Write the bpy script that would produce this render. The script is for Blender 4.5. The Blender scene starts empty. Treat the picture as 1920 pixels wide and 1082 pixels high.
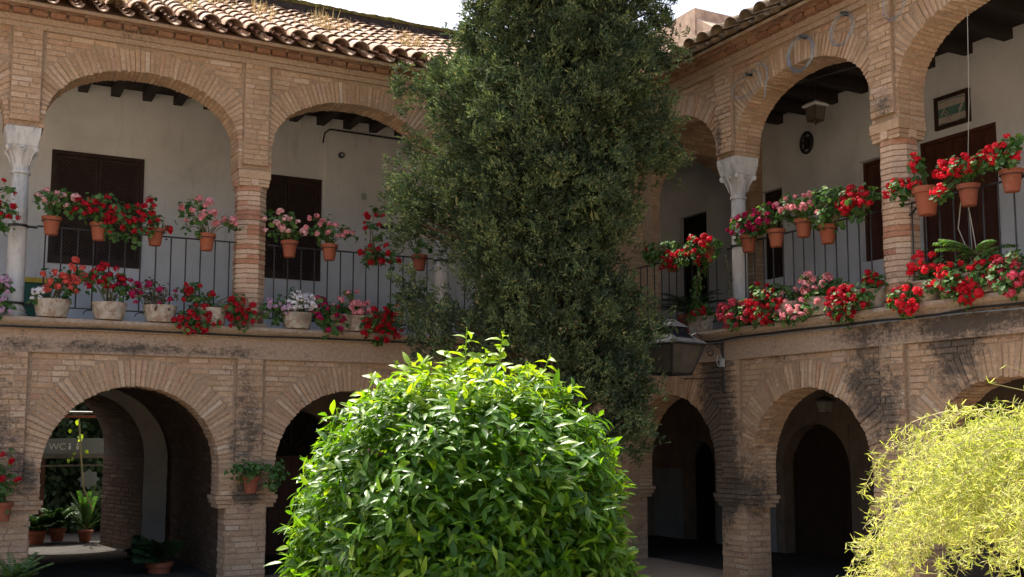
import bpy, math, random
import numpy as np
from mathutils import Vector, Matrix
random.seed(7); NR = np.random.default_rng(7)
sc = bpy.context.scene
R = math.radians

# ------------------------------------------------------------------ camera, light
CAM = Vector((-8.4747, -12.8336, 1.65))
yaw, pit, rol = .4894, .1054, .0005
cd = bpy.data.cameras.new('camera'); cam = bpy.data.objects.new('camera', cd); sc.collection.objects.link(cam)
_f = Vector((math.sin(yaw)*math.cos(pit), math.cos(yaw)*math.cos(pit), math.sin(pit)))
_r = Vector((math.cos(yaw), -math.sin(yaw), 0)); _u = _r.cross(_f)
_m = Matrix((_r, _u, -_f)).transposed().to_4x4(); _m.translation = CAM
cam.matrix_world = _m
cd.sensor_width = 36; cd.sensor_fit = 'HORIZONTAL'; cd.lens = 2008.8/1920*36
cd.shift_y = (601.8-541)/1920
cd.clip_start = .05; cd.clip_end = 3000
sc.camera = cam
SUN_AZ, SUN_EL = R(-9), R(62)       # azimuth from +Y towards +X
w = bpy.data.worlds.new('World'); sc.world = w; w.use_nodes = True
nt = w.node_tree; bg = nt.nodes['Background']; sky = nt.nodes.new('ShaderNodeTexSky')
sky.sky_type = 'NISHITA'; sky.sun_disc = False; sky.sun_elevation = SUN_EL; sky.sun_rotation = SUN_AZ
sky.dust_density = 7.0; sky.air_density = 1.0; sky.ozone_density = 1.0
nt.links.new(sky.outputs[0], bg.inputs[0]); bg.inputs[1].default_value = .15
sd = bpy.data.lights.new('sun', 'SUN'); so = bpy.data.objects.new('sun', sd); sc.collection.objects.link(so)
sd.energy = 4.6; sd.angle = R(.53); sd.color = (1, .95, .86)
sv = Vector((math.sin(SUN_AZ)*math.cos(SUN_EL), math.cos(SUN_AZ)*math.cos(SUN_EL), math.sin(SUN_EL)))
so.rotation_euler = sv.to_track_quat('Z', 'Y').to_euler(); so.location = sv*40
sc.view_settings.view_transform = 'Standard'; sc.view_settings.look = 'None'
sc.view_settings.exposure = 1.2; sc.view_settings.gamma = 1; sc.view_settings.use_curve_mapping = False
sc.render.engine = 'CYCLES'

# ------------------------------------------------------------------ materials
def mat(name, rough=.8, spec=.3):
    m = bpy.data.materials.new(name); m.use_nodes = True
    b = m.node_tree.nodes['Principled BSDF']; b.inputs['Roughness'].default_value = rough
    b.inputs['Specular IOR Level'].default_value = spec
    return m, m.node_tree, b
def N(t, k, **kw):
    n = t.nodes.new(k)
    for a, v in kw.items():
        if a.startswith('i_'): n.inputs[int(a[2:]) if a[2:].isdigit() else a[2:]].default_value = v
        else: setattr(n, a, v)
    return n
def ramp(t, src, stops, interp='LINEAR'):
    r = t.nodes.new('ShaderNodeValToRGB'); e = r.color_ramp; e.interpolation = interp
    while len(e.elements) < len(stops): e.elements.new(.5)
    for q, (p, c) in zip(e.elements, stops): q.position = p; q.color = (*c, 1) if len(c) == 3 else c
    t.links.new(src, r.inputs[0]); return r.outputs[0]
def mix(t, fac, a, b, mode='MIX'):
    n = t.nodes.new('ShaderNodeMix'); n.data_type = 'RGBA'; n.blend_type = mode
    for s, v in ((0, fac), (6, a), (7, b)):
        if hasattr(v, 'is_linked'): t.links.new(v, n.inputs[s])
        else: n.inputs[s].default_value = v if not isinstance(v, tuple) or len(v) == 4 else (*v, 1)
    return n.outputs[2]
def math_(t, op, a, b=None):
    n = t.nodes.new('ShaderNodeMath'); n.operation = op
    for s, v in ((0, a), (1, b)):
        if v is None: continue
        if hasattr(v, 'is_linked'): t.links.new(v, n.inputs[s])
        else: n.inputs[s].default_value = v
    return n.outputs[0]
def pos(t, scale=(1, 1, 1)):
    g = t.nodes.new('ShaderNodeNewGeometry'); v = t.nodes.new('ShaderNodeVectorMath'); v.operation = 'MULTIPLY'
    t.links.new(g.outputs['Position'], v.inputs[0]); v.inputs[1].default_value = scale; return v.outputs[0]
def noise(t, vec, s, d=4, rough=.55):
    n = N(t, 'ShaderNodeTexNoise'); n.inputs['Scale'].default_value = s; n.inputs['Detail'].default_value = d
    n.inputs['Roughness'].default_value = rough; t.links.new(vec, n.inputs['Vector']); return n.outputs[0]
def bump(t, b, h, s=.4, dist=.01):
    n = N(t, 'ShaderNodeBump'); n.inputs['Strength'].default_value = s; n.inputs['Distance'].default_value = dist
    t.links.new(h, n.inputs['Height']); t.links.new(n.outputs[0], b.inputs['Normal'])
def rnd(t):
    o = t.nodes.new('ShaderNodeObjectInfo'); g = t.nodes.new('ShaderNodeNewGeometry')
    return math_(t, 'FRACT', math_(t, 'ADD', o.outputs['Random'], g.outputs['Random Per Island']))

def stain_mask(t, amount, spots, pb=False):
    p = pos(t, (1, 1, .75)); a = noise(t, p, 1.6, 6, .7); f = noise(t, pos(t, (1, 1, 2.2)), 9, 5, .7)
    h = noise(t, pos(t), 34, 3, .7)
    s = math_(t, 'ADD', math_(t, 'ADD', math_(t, 'MULTIPLY', a, .55), math_(t, 'MULTIPLY', f, .45)), math_(t, 'MULTIPLY', h, .28))
    if pb: s = math_(t, 'ADD', s, math_(t, 'MULTIPLY', rnd(t), .06))
    s = math_(t, 'ADD', s, amount)
    for (x, y, z, rx, rz, st) in spots:
        g = t.nodes.new('ShaderNodeNewGeometry')
        v = N(t, 'ShaderNodeVectorMath', operation='SUBTRACT'); t.links.new(g.outputs['Position'], v.inputs[0]); v.inputs[1].default_value = (x, y, z)
        v2 = N(t, 'ShaderNodeVectorMath', operation='MULTIPLY'); t.links.new(v.outputs[0], v2.inputs[0]); v2.inputs[1].default_value = (1/rx, 1/rx, 1/rz)
        l = N(t, 'ShaderNodeVectorMath', operation='LENGTH'); t.links.new(v2.outputs[0], l.inputs[0])
        k = math_(t, 'MAXIMUM', math_(t, 'SUBTRACT', 1, l.outputs['Value']), 0)
        s = math_(t, 'ADD', s, math_(t, 'MULTIPLY', k, st*.85))
    return ramp(t, s, [(.75, (0, 0, 0)), (.90, (1, 1, 1))])

def brick_mat(name, amount, spots, stops, lk=.7, vk=.30):
    m, t, b = mat(name, .9, .15)
    c = ramp(t, rnd(t), stops, 'LINEAR')
    v = noise(t, pos(t), 2.3, 4); c = mix(t, vk, c, ramp(t, v, [(.32, (.32, .205, .125)), (.68, (.64, .465, .31))]), 'MIX')
    g = noise(t, pos(t), 45, 5, .7); c = mix(t, .6, c, ramp(t, g, [(.3, (.55, .53, .5)), (.72, (1.2, 1.2, 1.2))]), 'MULTIPLY')
    lime = noise(t, pos(t, (1, 1, 1.5)), 16, 6, .75); c = mix(t, ramp(t, lime, [(.54, (0, 0, 0)), (.70, (lk, lk, lk))]), c, (.62, .52, .41))
    s = stain_mask(t, amount, spots, True); c = mix(t, math_(t, 'MULTIPLY', s, .88), c, ramp(t, g, [(.3, (.045, .04, .036)), (.7, (.13, .11, .09))]))
    t.links.new(c, b.inputs['Base Color']); bump(t, b, g, .7, .006)
    return m
BUFF = [(0, (.46, .30, .18)), (.35, (.56, .38, .235)), (.6, (.39, .245, .145)), (.80, (.64, .475, .32)), (.90, (.45, .245, .145)), (.95, (.68, .56, .43)), (1, (.41, .20, .12))]
LOWR = [(0, -2.3, 1.7, .5, 1.5, .5), (0, -2.6, 1.0, .6, .5, .4), (0, -5, 1.9, .5, .8, .25), (0, -4.6, 2.2, .4, .5, .3), (0, -5.8, 2.4, .5, .5, .35), (0, -6.2, 2.7, 2.5, .25, .3), (0, -3.2, 2.7, 2.5, .25, .2)]
LOWL = [(-5.2, 0, 1.7, .3, 1.1, .25), (-5.2, 0, .95, .35, .25, .35), (-8., 0, 1.6, .55, 1.2, .22), (-7.6, 0, 1.15, .3, .35, .3)]
STRIPE = [(0, (.66, .48, .35)), (.52, (.60, .42, .30)), (.58, (.50, .20, .12)), (.82, (.44, .17, .10)), (.86, (.72, .56, .43)), (1, (.64, .46, .33))]
M = {}
M['brick_eave'] = brick_mat('dark_red_eave_brick', .04, [], [(0, (.26, .12, .075)), (.5, (.33, .17, .11)), (1, (.20, .09, .06))], .2)
M['brick_up'] = brick_mat('worn_buff_brick_upper', -.03, [(0, -5.1, 5.05, .22, .25, .35), (0, -2.45, 5.3, .12, .35, .45)], BUFF)
M['brick_low_left'] = brick_mat('worn_buff_brick_lower', .0, LOWL, BUFF)
M['brick_low_right'] = brick_mat('stained_buff_brick_lower', .04, LOWR, BUFF)
SHADEB = [(0, (.10, .065, .045)), (.4, (.13, .085, .055)), (.8, (.09, .05, .035)), (1, (.17, .12, .085))]
M['brick_passage'] = brick_mat('shade_darkened_passage_brick', .0, [], [(p, tuple(x*.8 for x in c)) for p, c in SHADEB], .05, .05)  # darkened copy of the brick: the tunnel's shade is painted into its colour
M['brick_pillar'] = brick_mat('striped_pillar_brick', -.06, [(0.1, -5, 3.3, .5, 1.1, .22), (-5.2, .1, 3.05, .4, .35, .4)], STRIPE)
def mortar_mat(name, amount, spots, col=(.40, .29, .195)):
    m, t, b = mat(name, .95, .1)
    g = noise(t, pos(t), 30, 6, .7); c = ramp(t, g, [(.3, tuple(x*.65 for x in col)), (.7, tuple(x*1.2 for x in col))])
    s = stain_mask(t, amount, spots); c = mix(t, math_(t, 'MULTIPLY', s, .85), c, (.05, .045, .04))
    t.links.new(c, b.inputs['Base Color']); bump(t, b, g, .6, .01); return m
M['mortar'] = mortar_mat('lime_mortar', -.02, [])
M['mortar_low'] = mortar_mat('lime_mortar_stained', .04, LOWR)
M['mortar_passage'] = mortar_mat('shade_darkened_passage_mortar', .0, [], (.09, .07, .055))  # mortar darkened too, carrying the same painted tunnel shade
M['mortar_left'] = mortar_mat('lime_mortar_lower_left', 0, LOWL)
M['band'] = mortar_mat('worn_plaster_band', .045, [(-6.5, 0, 2.62, 2.5, .12, .25), (0, -6, 2.7, 2.5, .25, .3)], (.44, .325, .235))
M['ledge'] = mortar_mat('ledge_render', .03, [], (.40, .31, .23))
def plain(name, col, rough=.8, var=.15, scale=6, bs=.2, spec=.3, metallic=0, bd=.004):
    m, t, b = mat(name, rough, spec)
    g = noise(t, pos(t), scale, 5, .6)
    c = ramp(t, g, [(.3, tuple(x*(1-var) for x in col)), (.7, tuple(min(1, x*(1+var)) for x in col))])
    t.links.new(c, b.inputs['Base Color']); b.inputs['Metallic'].default_value = metallic
    if bs: bump(t, b, noise(t, pos(t), scale*8, 3), bs, bd)
    return m
def plaster():
    m, t, b = mat('white_limewash', .9, .1)
    a = noise(t, pos(t), 1.3, 5, .6); s = noise(t, pos(t, (3, 3, .5)), 2.5, 5, .7)
    c = ramp(t, a, [(.32, (.56, .565, .555)), (.52, (.68, .685, .68)), (.72, (.74, .745, .74))]); c = mix(t, ramp(t, s, [(.56, (0, 0, 0)), (.76, (.5, .5, .5))]), c, (.40, .37, .33))
    t.links.new(c, b.inputs['Base Color']); bump(t, b, noise(t, pos(t), 9, 5), .35, .012); return m
M['plaster'] = plaster()
M['dimplaster'] = plain('shade_dimmed_plaster', (.19, .145, .11), .9, .25, 3)  # plaster colour lowered to hold the shade of the lower arcade
M['passage_plaster'] = plain('shade_greyed_passage_plaster', (.42, .39, .34), .9, .15, 3)  # white plaster toned down, passage shade put into the colour
M['marble'] = None
def marble():
    m, t, b = mat('weathered_marble', .5, .4)
    a = noise(t, pos(t, (1, 1, .35)), 9, 6, .65); c = ramp(t, a, [(.35, (.38, .37, .35)), (.5, (.56, .55, .52)), (.75, (.64, .63, .60))])
    d = noise(t, pos(t, (2, 2, .6)), 5, 5, .7); c = mix(t, ramp(t, d, [(.58, (0, 0, 0)), (.75, (.6, .6, .6))]), c, (.33, .28, .22))
    t.links.new(c, b.inputs['Base Color']); bump(t, b, a, .2, .004); return m
M['marble'] = marble()
M['wood'] = plain('dark_brown_timber', (.035, .018, .012), .6, .35, 5)
M['wood_red'] = plain('reddish_brown_timber', (.075, .026, .015), .55, .3, 5)
M['beam'] = plain('blackened_beam_timber', (.028, .02, .016), .7, .3, 6)
M['lattice'] = plain('dark_lattice_timber', (.045, .027, .021), .7, .25, 9)
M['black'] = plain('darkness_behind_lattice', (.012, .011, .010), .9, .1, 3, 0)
M['iron'] = plain('black_wrought_iron', (.02, .02, .022), .5, .3, 12, .2, .5)
M['cable'] = plain('black_rubber_cable', (.02, .02, .02), .7, .2, 9, 0)
M['wire'] = plain('pale_galvanised_wire', (.24, .29, .33), .45, .3, 20, 0, .5, .5)
M['cord'] = plain('pale_cord', (.34, .32, .27), .8, .1, 20, 0)
def terracotta():
    m, t, b = mat('terracotta', .85, .15); o = t.nodes.new('ShaderNodeObjectInfo')
    c = ramp(t, o.outputs['Random'], [(0, (.26, .075, .04)), (.5, (.33, .105, .055)), (1, (.22, .07, .042))])
    a = noise(t, pos(t), 14, 6, .7); c = mix(t, ramp(t, a, [(.54, (0, 0, 0)), (.74, (.45, .45, .45))]), c, (.34, .21, .155))
    c = mix(t, ramp(t, noise(t, pos(t), 6, 4), [(.55, (0, 0, 0)), (.75, (.5, .5, .5))]), c, (.15, .07, .045))
    t.links.new(c, b.inputs['Base Color']); bump(t, b, a, .2, .004); return m
M['terracotta'] = terracotta()
def whitewash():
    m, t, b = mat('flaking_whitewashed_clay', .9, .15)
    a = noise(t, pos(t), 16, 6, .7); c = ramp(t, a, [(.40, (.28, .19, .13)), (.50, (.40, .34, .27)), (.72, (.56, .51, .43))])
    c = mix(t, ramp(t, noise(t, pos(t), 8, 4), [(.55, (0, 0, 0)), (.72, (.7, .7, .7))]), c, (.14, .12, .09))
    t.links.new(c, b.inputs['Base Color']); bump(t, b, a, .4, .006); return m
M['whitepot'] = whitewash()
def tile_mat():
    m, t, b = mat('lichened_clay_roof_tile', .9, .15)
    c = ramp(t, rnd(t), [(0, (.38, .21, .14)), (.35, (.47, .30, .21)), (.6, (.36, .26, .20)), (.85, (.26, .13, .085)), (1, (.56, .43, .33))])
    a = noise(t, pos(t), 18, 6, .75); c = mix(t, ramp(t, a, [(.47, (0, 0, 0)), (.64, (.6, .6, .6))]), c, (.58, .50, .40))
    d = noise(t, pos(t), 22, 5, .85); c = mix(t, ramp(t, d, [(.50, (0, 0, 0)), (.60, (.85, .85, .85))]), c, (.10, .085, .065))
    c = mix(t, ramp(t, noise(t, pos(t), 3, 4), [(.58, (0, 0, 0)), (.75, (.5, .5, .5))]), c, (.35, .33, .12))
    t.links.new(c, b.inputs['Base Color']); bump(t, b, a, .5, .008); return m
M['tile'] = tile_mat()
M['tile_dark'] = plain('dark_mossy_roof_tile', (.17, .13, .09), .95, .65, 11, .5, .1)
M['moss'] = plain('mossy_wall_coping', (.15, .14, .05), .95, .6, 12, .8, .1, 0, .03)
M['darkwall'] = plain('weathered_grey_wall', (.055, .045, .04), .95, .5, 7, .6, .1, 0, .02)
M['pinkwall'] = plain('weathered_pinkish_wall', (.45, .33, .25), .95, .35, 5, .5, .1, 0, .02)
M['paving'] = plain('sandy_courtyard_paving', (.26, .205, .15), .9, .15, 4)
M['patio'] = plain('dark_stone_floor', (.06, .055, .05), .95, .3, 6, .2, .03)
M['soil'] = plain('potting_soil', (.05, .035, .025), .95, .4, 20)
M['lampglass'] = None
def glass():
    m, t, b = mat('dusty_frosted_glass', .5, .5); b.inputs['Base Color'].default_value = (.36, .31, .23, 1)
    b.inputs['Transmission Weight'].default_value = .15; b.inputs['Alpha'].default_value = 1
    a = noise(t, pos(t), 8, 4); t.links.new(ramp(t, a, [(.3, (.07, .065, .05)), (.7, (.14, .125, .10))]), b.inputs['Base Color']); return m
M['lampglass'] = glass()
M['whiteplastic'] = plain('white_plastic', (.35, .38, .39), .5, .05, 5, 0)
M['green'] = plain('dark_green_paint', (.02, .09, .06), .5, .2, 5, 0)
M['yellow'] = plain('faded_yellow_paint', (.45, .33, .05), .6, .2, 5, 0)
M['dado'] = plain('grey_shaded_dado', (.24, .24, .23), .9, .15, 3)
M['greypaint'] = plain('grey_green_sign_board', (.16, .18, .18), .6, .1, 5, 0)
M['signpaint'] = plain('pale_lettering', (.6, .6, .58), .6, .05, 5, 0)
M['bark'] = None
def bark():
    m, t, b = mat('fissured_grey_brown_bark', .95, .1)
    a = noise(t, pos(t, (9, 9, 1.2)), 4, 6, .7); c = ramp(t, a, [(.35, (.05, .035, .025)), (.7, (.20, .14, .10))])
    t.links.new(c, b.inputs['Base Color']); bump(t, b, a, .9, .03); return m
M['bark'] = bark()
def leaf(name, stops, rough=.5, trans=.3, tcol=None, spec=.4, clump=0, wax=0):
    m, t, b = mat(name, rough, spec)
    g = t.nodes.new('ShaderNodeNewGeometry'); c = ramp(t, g.outputs['Random Per Island'], stops)
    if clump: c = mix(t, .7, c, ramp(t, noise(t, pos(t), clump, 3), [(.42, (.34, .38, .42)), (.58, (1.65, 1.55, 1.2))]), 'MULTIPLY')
    t.links.new(c, b.inputs['Base Color'])
    if wax: b.inputs['Coat Weight'].default_value = wax; b.inputs['Coat Roughness'].default_value = .28
    if trans:
        tr = N(t, 'ShaderNodeBsdfTranslucent'); t.links.new(mix(t, 1, c, tcol or (1.6, 1.9, .7), 'MULTIPLY'), tr.inputs[0])
        mx = t.nodes.new('ShaderNodeMixShader'); mx.inputs[0].default_value = trans
        t.links.new(b.outputs[0], mx.inputs[1]); t.links.new(tr.outputs[0], mx.inputs[2])
        t.links.new(mx.outputs[0], t.nodes['Material Output'].inputs[0])
    return m
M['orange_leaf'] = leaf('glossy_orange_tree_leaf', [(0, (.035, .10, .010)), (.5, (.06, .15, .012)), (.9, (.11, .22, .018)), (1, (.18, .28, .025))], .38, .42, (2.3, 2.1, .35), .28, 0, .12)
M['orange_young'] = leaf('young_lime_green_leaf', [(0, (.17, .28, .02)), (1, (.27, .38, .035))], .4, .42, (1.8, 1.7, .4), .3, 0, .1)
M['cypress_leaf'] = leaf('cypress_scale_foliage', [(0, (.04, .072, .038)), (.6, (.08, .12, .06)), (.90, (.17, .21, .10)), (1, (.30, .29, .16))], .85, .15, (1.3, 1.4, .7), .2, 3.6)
M['geranium_leaf'] = leaf('geranium_leaf', [(0, (.04, .10, .025)), (.7, (.075, .16, .04)), (1, (.16, .24, .06))], .6, .3, (1.7, 1.8, .7), .3)
M['purple_leaf'] = leaf('withered_purplish_leaf', [(0, (.10, .07, .05)), (.6, (.12, .12, .06)), (1, (.2, .14, .12))], .7, .2, (1.3, 1.2, .8), .2)
M['fern_leaf'] = leaf('asparagus_fern_needle', [(0, (.20, .27, .05)), (.5, (.40, .44, .12)), (1, (.62, .62, .28))], .6, .45, (1.4, 1.35, .6), .3)
M['dark_leaf'] = leaf('dark_shade_leaf', [(0, (.02, .05, .02)), (1, (.05, .10, .035))], .5, .2, (1.5, 1.7, .7), .4)
M['vine_leaf'] = leaf('climbing_vine_leaf', [(0, (.03, .07, .02)), (1, (.07, .15, .04))], .5, .3, (1.7, 1.9, .6), .4)
M['dry'] = leaf('dry_roof_weed', [(0, (.42, .30, .18)), (.6, (.38, .34, .17)), (1, (.30, .16, .10))], .8, .3, (1.2, 1.1, .8), .2)
M['stem'] = plain('green_brown_stem', (.14, .13, .06), .8, .3, 20, 0)
M['fern_stem'] = plain('straw_fern_stem', (.42, .36, .16), .7, .2, 20, 0)
PET = {'crimson': [(.42, .008, .022), (.55, .012, .03)], 'red': [(.62, .012, .03), (.75, .03, .05)], 'magenta': [(.38, .01, .08), (.5, .02, .12)],
       'pink': [(.75, .22, .27), (.85, .5, .5)], 'palepink': [(.72, .35, .36), (.85, .62, .6)], 'coral': [(.65, .09, .07), (.75, .16, .12)],
       'rose': [(.6, .05, .09), (.72, .12, .18)], 'white': [(.75, .74, .76), (.85, .84, .84)], 'lilac': [(.52, .33, .5), (.7, .5, .62)]}
for k, (a, b_) in PET.items():
    M['petal_'+k] = leaf(k+'_petal', [(0, a), (1, b_)], .6, .35, (1.2, 1.1, 1.1), .2)
# ------------------------------------------------------------------ helpers
COL = sc.collection
ORG = {}
def tag(o, label=None, cat=None, group=None, kind=None):
    for k, v in (('label', label), ('category', cat), ('group', group), ('kind', kind)):
        if v: o[k] = v
    return o
def thing(name, label, cat, loc=(0, 0, 0), group=None):
    o = bpy.data.objects.new(name, None); o.empty_display_size = .2; COL.objects.link(o); o.location = loc
    ORG[o.name] = Vector(loc); return tag(o, label, cat, group)
def link(name, me, parent=None, org=None):
    o = bpy.data.objects.new(name, me); COL.objects.link(o)
    po = ORG[parent.name] if parent else Vector((0, 0, 0)); org = po if org is None else Vector(org)
    o.location = org-po; ORG[o.name] = org
    if parent: o.parent = parent
    return o
class MB:
    def __init__(s): s.v = []; s.f = []; s.m = []; s.cm = 0
    def add(s, vs, fs):
        n = len(s.v); s.v += [tuple(v) for v in vs]; s.f += [tuple(n+i for i in f) for f in fs]; s.m += [s.cm]*len(fs)
    def box(s, x0, x1, y0, y1, z0, z1):
        x0, x1 = min(x0, x1), max(x0, x1); y0, y1 = min(y0, y1), max(y0, y1)
        s.add([(x0, y0, z0), (x1, y0, z0), (x1, y1, z0), (x0, y1, z0), (x0, y0, z1), (x1, y0, z1), (x1, y1, z1), (x0, y1, z1)],
              [(0, 3, 2, 1), (4, 5, 6, 7), (0, 1, 5, 4), (1, 2, 6, 5), (2, 3, 7, 6), (3, 0, 4, 7)])
    def ob(s, c, a, b, n, tp=1., j=0.):
        c = Vector(c); vs = []
        for sn in (-1, 1):
            for sb in (-1, 1):
                k = tp if sb > 0 else 1.
                for sa in (-1, 1):
                    q = c+a*(sa*k)+b*sb+n*sn
                    if j: q = q+Vector((random.uniform(-j, j), random.uniform(-j, j), random.uniform(-j, j)))
                    vs.append(q)
        s.add(vs, [(0, 1, 3, 2), (4, 6, 7, 5), (0, 4, 5, 1), (2, 3, 7, 6), (0, 2, 6, 4), (1, 5, 7, 3)])
    def tube(s, pts, r, n=6, cap=True):
        pts = [Vector(p) for p in pts]; rs = r if isinstance(r, (list, tuple)) else [r]*len(pts)
        vs = []; prev = None
        for i, p in enumerate(pts):
            t = (pts[min(i+1, len(pts)-1)]-pts[max(i-1, 0)]).normalized()
            a = prev if prev is not None else (Vector((0, 0, 1)) if abs(t.z) < .9 else Vector((1, 0, 0)))
            a = (a-t*a.dot(t)).normalized(); prev = a; b = t.cross(a)
            vs += [p+(a*math.cos(2*math.pi*k/n)+b*math.sin(2*math.pi*k/n))*rs[i] for k in range(n)]
        fs = [(i*n+k, i*n+(k+1) % n, (i+1)*n+(k+1) % n, (i+1)*n+k) for i in range(len(pts)-1) for k in range(n)]
        if cap: fs += [tuple(range(n-1, -1, -1)), tuple((len(pts)-1)*n+k for k in range(n))]
        s.add(vs, fs)
    def lathe(s, c, prof, n=20, sq=0., rot=0., cap=True):
        c = Vector(c); vs = []
        for r, z in prof:
            for k in range(n):
                a = 2*math.pi*k/n+rot; vs.append(c+Vector((math.cos(a)*r, math.sin(a)*r, z)))
        fs = [(i*n+k, i*n+(k+1) % n, (i+1)*n+(k+1) % n, (i+1)*n+k) for i in range(len(prof)-1) for k in range(n)]
        if cap: fs += [tuple(range(n-1, -1, -1)), tuple((len(prof)-1)*n+k for k in range(n))]
        s.add(vs, fs)
    def mesh(s, name, mats, smooth=False, org=(0, 0, 0)):
        me = bpy.data.meshes.new(name); o = Vector(org)
        me.from_pydata([(v[0]-o.x, v[1]-o.y, v[2]-o.z) for v in s.v], [], s.f)
        for m in (mats if isinstance(mats, (list, tuple)) else [mats]): me.materials.append(m)
        me.polygons.foreach_set('material_index', s.m)
        if smooth:
            me.polygons.foreach_set('use_smooth', [True]*len(s.f))
            try: me.set_sharp_from_angle(angle=R(40))
            except Exception: pass
        me.update(); return me
    def build(s, name, mats, parent=None, smooth=False, org=None, kind=None):
        og = org if org is not None else (ORG[parent.name] if parent else (0, 0, 0))
        o = link(name, s.mesh(name, mats, smooth, og), parent, og)
        if kind: o['kind'] = kind
        return o
def np_mesh(name, V, F, m, parent=None, kind=None, mats=None, mi=None, smooth=False):
    """V (n,3) world, F (m,k) faces"""
    og = ORG[parent.name] if parent else Vector((0, 0, 0))
    me = bpy.data.meshes.new(name); k = F.shape[1]
    me.vertices.add(len(V)); me.vertices.foreach_set('co', (V-np.array(og)).astype(np.float32).ravel())
    me.loops.add(F.size); me.loops.foreach_set('vertex_index', F.ravel().astype(np.int32))
    me.polygons.add(len(F)); me.polygons.foreach_set('loop_start', np.arange(0, F.size, k, dtype=np.int32))
    me.polygons.foreach_set('loop_total', np.full(len(F), k, dtype=np.int32))
    for q in (mats or [m]): me.materials.append(q)
    if mi is not None: me.polygons.foreach_set('material_index', mi.astype(np.int32))
    if smooth: me.polygons.foreach_set('use_smooth', np.ones(len(F), dtype=bool))
    me.update(calc_edges=True); o = link(name, me, parent, og)
    if kind: o['kind'] = kind
    return o
class Wing:
    def __init__(s, side):
        s.side = side
        s.eu = Vector((-1, 0, 0)) if side == 'L' else Vector((0, -1, 0))
        s.ed = Vector((0, 1, 0)) if side == 'L' else Vector((1, 0, 0))
    def p(s, u, d, z): return s.eu*u+s.ed*d+Vector((0, 0, z))
    def box(s, mb, u0, u1, d0, d1, z0, z1):
        a = s.p(u0, d0, z0); b = s.p(u1, d1, z1); mb.box(a.x, b.x, a.y, b.y, a.z, b.z)
WL, WR_ = Wing('L'), Wing('R')
EZ = Vector((0, 0, 1))
# unit bricks shared by all single bricks
UNIT = {}
def unit_brick(key, m):
    if (key, m.name) not in UNIT:
        tp = 1.24 if key.startswith('v') else 1.
        b = MB(); b.ob((0, 0, 0), Vector((1, 0, 0)), Vector((0, 1, 0)), Vector((0, 0, 1)), tp, .085)
        UNIT[(key, m.name)] = b.mesh('brick', m)
    return UNIT[(key, m.name)]
def brick(parent, m, c, a, b, n, wedge=False):
    me = unit_brick(('v' if wedge else 'b')+str(random.randint(0, 3)), m)
    o = bpy.data.objects.new('brick', me); COL.objects.link(o); o.parent = parent
    x = Matrix((a, b, n)).transposed().to_4x4(); x.translation = Vector(c)-ORG[parent.name]
    o.matrix_basis = x; return o
class Bricks:
    """lays bricks: the first LIMIT marked ones as single parts, the rest joined"""
    LIMIT = 298
    def __init__(s, parent, m): s.p = parent; s.m = m; s.n = 0; s.mb = MB()
    def put(s, c, a, b, n, single=True, wedge=False):
        if single and s.n < s.LIMIT: brick(s.p, s.m, c, a, b, n, wedge); s.n += 1
        else: s.mb.ob(c, a, b, n, 1.24 if wedge else 1., .0034)
    def done(s): s.mb.build('brickwork', s.m, s.p, kind='stuff')
    def plane(s, O, eu, ez, en, u0, u1, z0, z1, test=None, course=.064, L=.25, single=False, proud=(.002, .014), joint=.0135, wave=0):
        """courses of bricks on a plane through O spanned by eu, ez with outward normal en"""
        nz = int(round((z1-z0)/course)); course = (z1-z0)/max(nz, 1)
        for k in range(nz):
            za = z0+k*course; zc = za+course/2
            n = max(2, int((u1-u0)/.03)); us = [u0+(u1-u0)*i/n for i in range(n+1)]
            iv = []; st = None
            for u in us:
                ok = test is None or (test(u, za+.01) and test(u, za+course-.01))
                if ok and st is None: st = u
                if not ok and st is not None: iv.append((st, last)); st = None
                last = u
            if st is not None: iv.append((st, u1))
            for a, b in iv:
                if b-a < .04: continue
                u = a-(L*random.random() if b-a > L*1.2 else 0)
                while u < b-.02:
                    l = L*random.choice((1, 1, 1.05, .95, .55)); e = min(u+l, b); s0 = max(u, a)
                    if b-e < .06: e = b
                    if e-s0 > .03:
                        pr = random.uniform(*proud); hh = (course-joint*random.uniform(.7, 1.3))/2
                        rt = random.uniform(-.012, .012)
                        A = (eu+ez*rt)*((e-s0-joint)/2); B = (ez-eu*rt)*hh
                        c = O+eu*((s0+e)/2)+ez*(zc+random.uniform(-.002, .002))+en*(pr/2-.02)
                        s.put(c, A, B, en*(.02+pr/2), single)
                    u = e
ZG = -.08
# ------------------------------------------------------------------ ground
g = MB(); n = 0
g.add([(-300, -300, ZG), (300, -300, ZG), (300, 300, ZG), (-300, 300, ZG)], [(0, 1, 2, 3)])
g.build('courtyard_ground', M['paving'], kind='structure')

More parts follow.
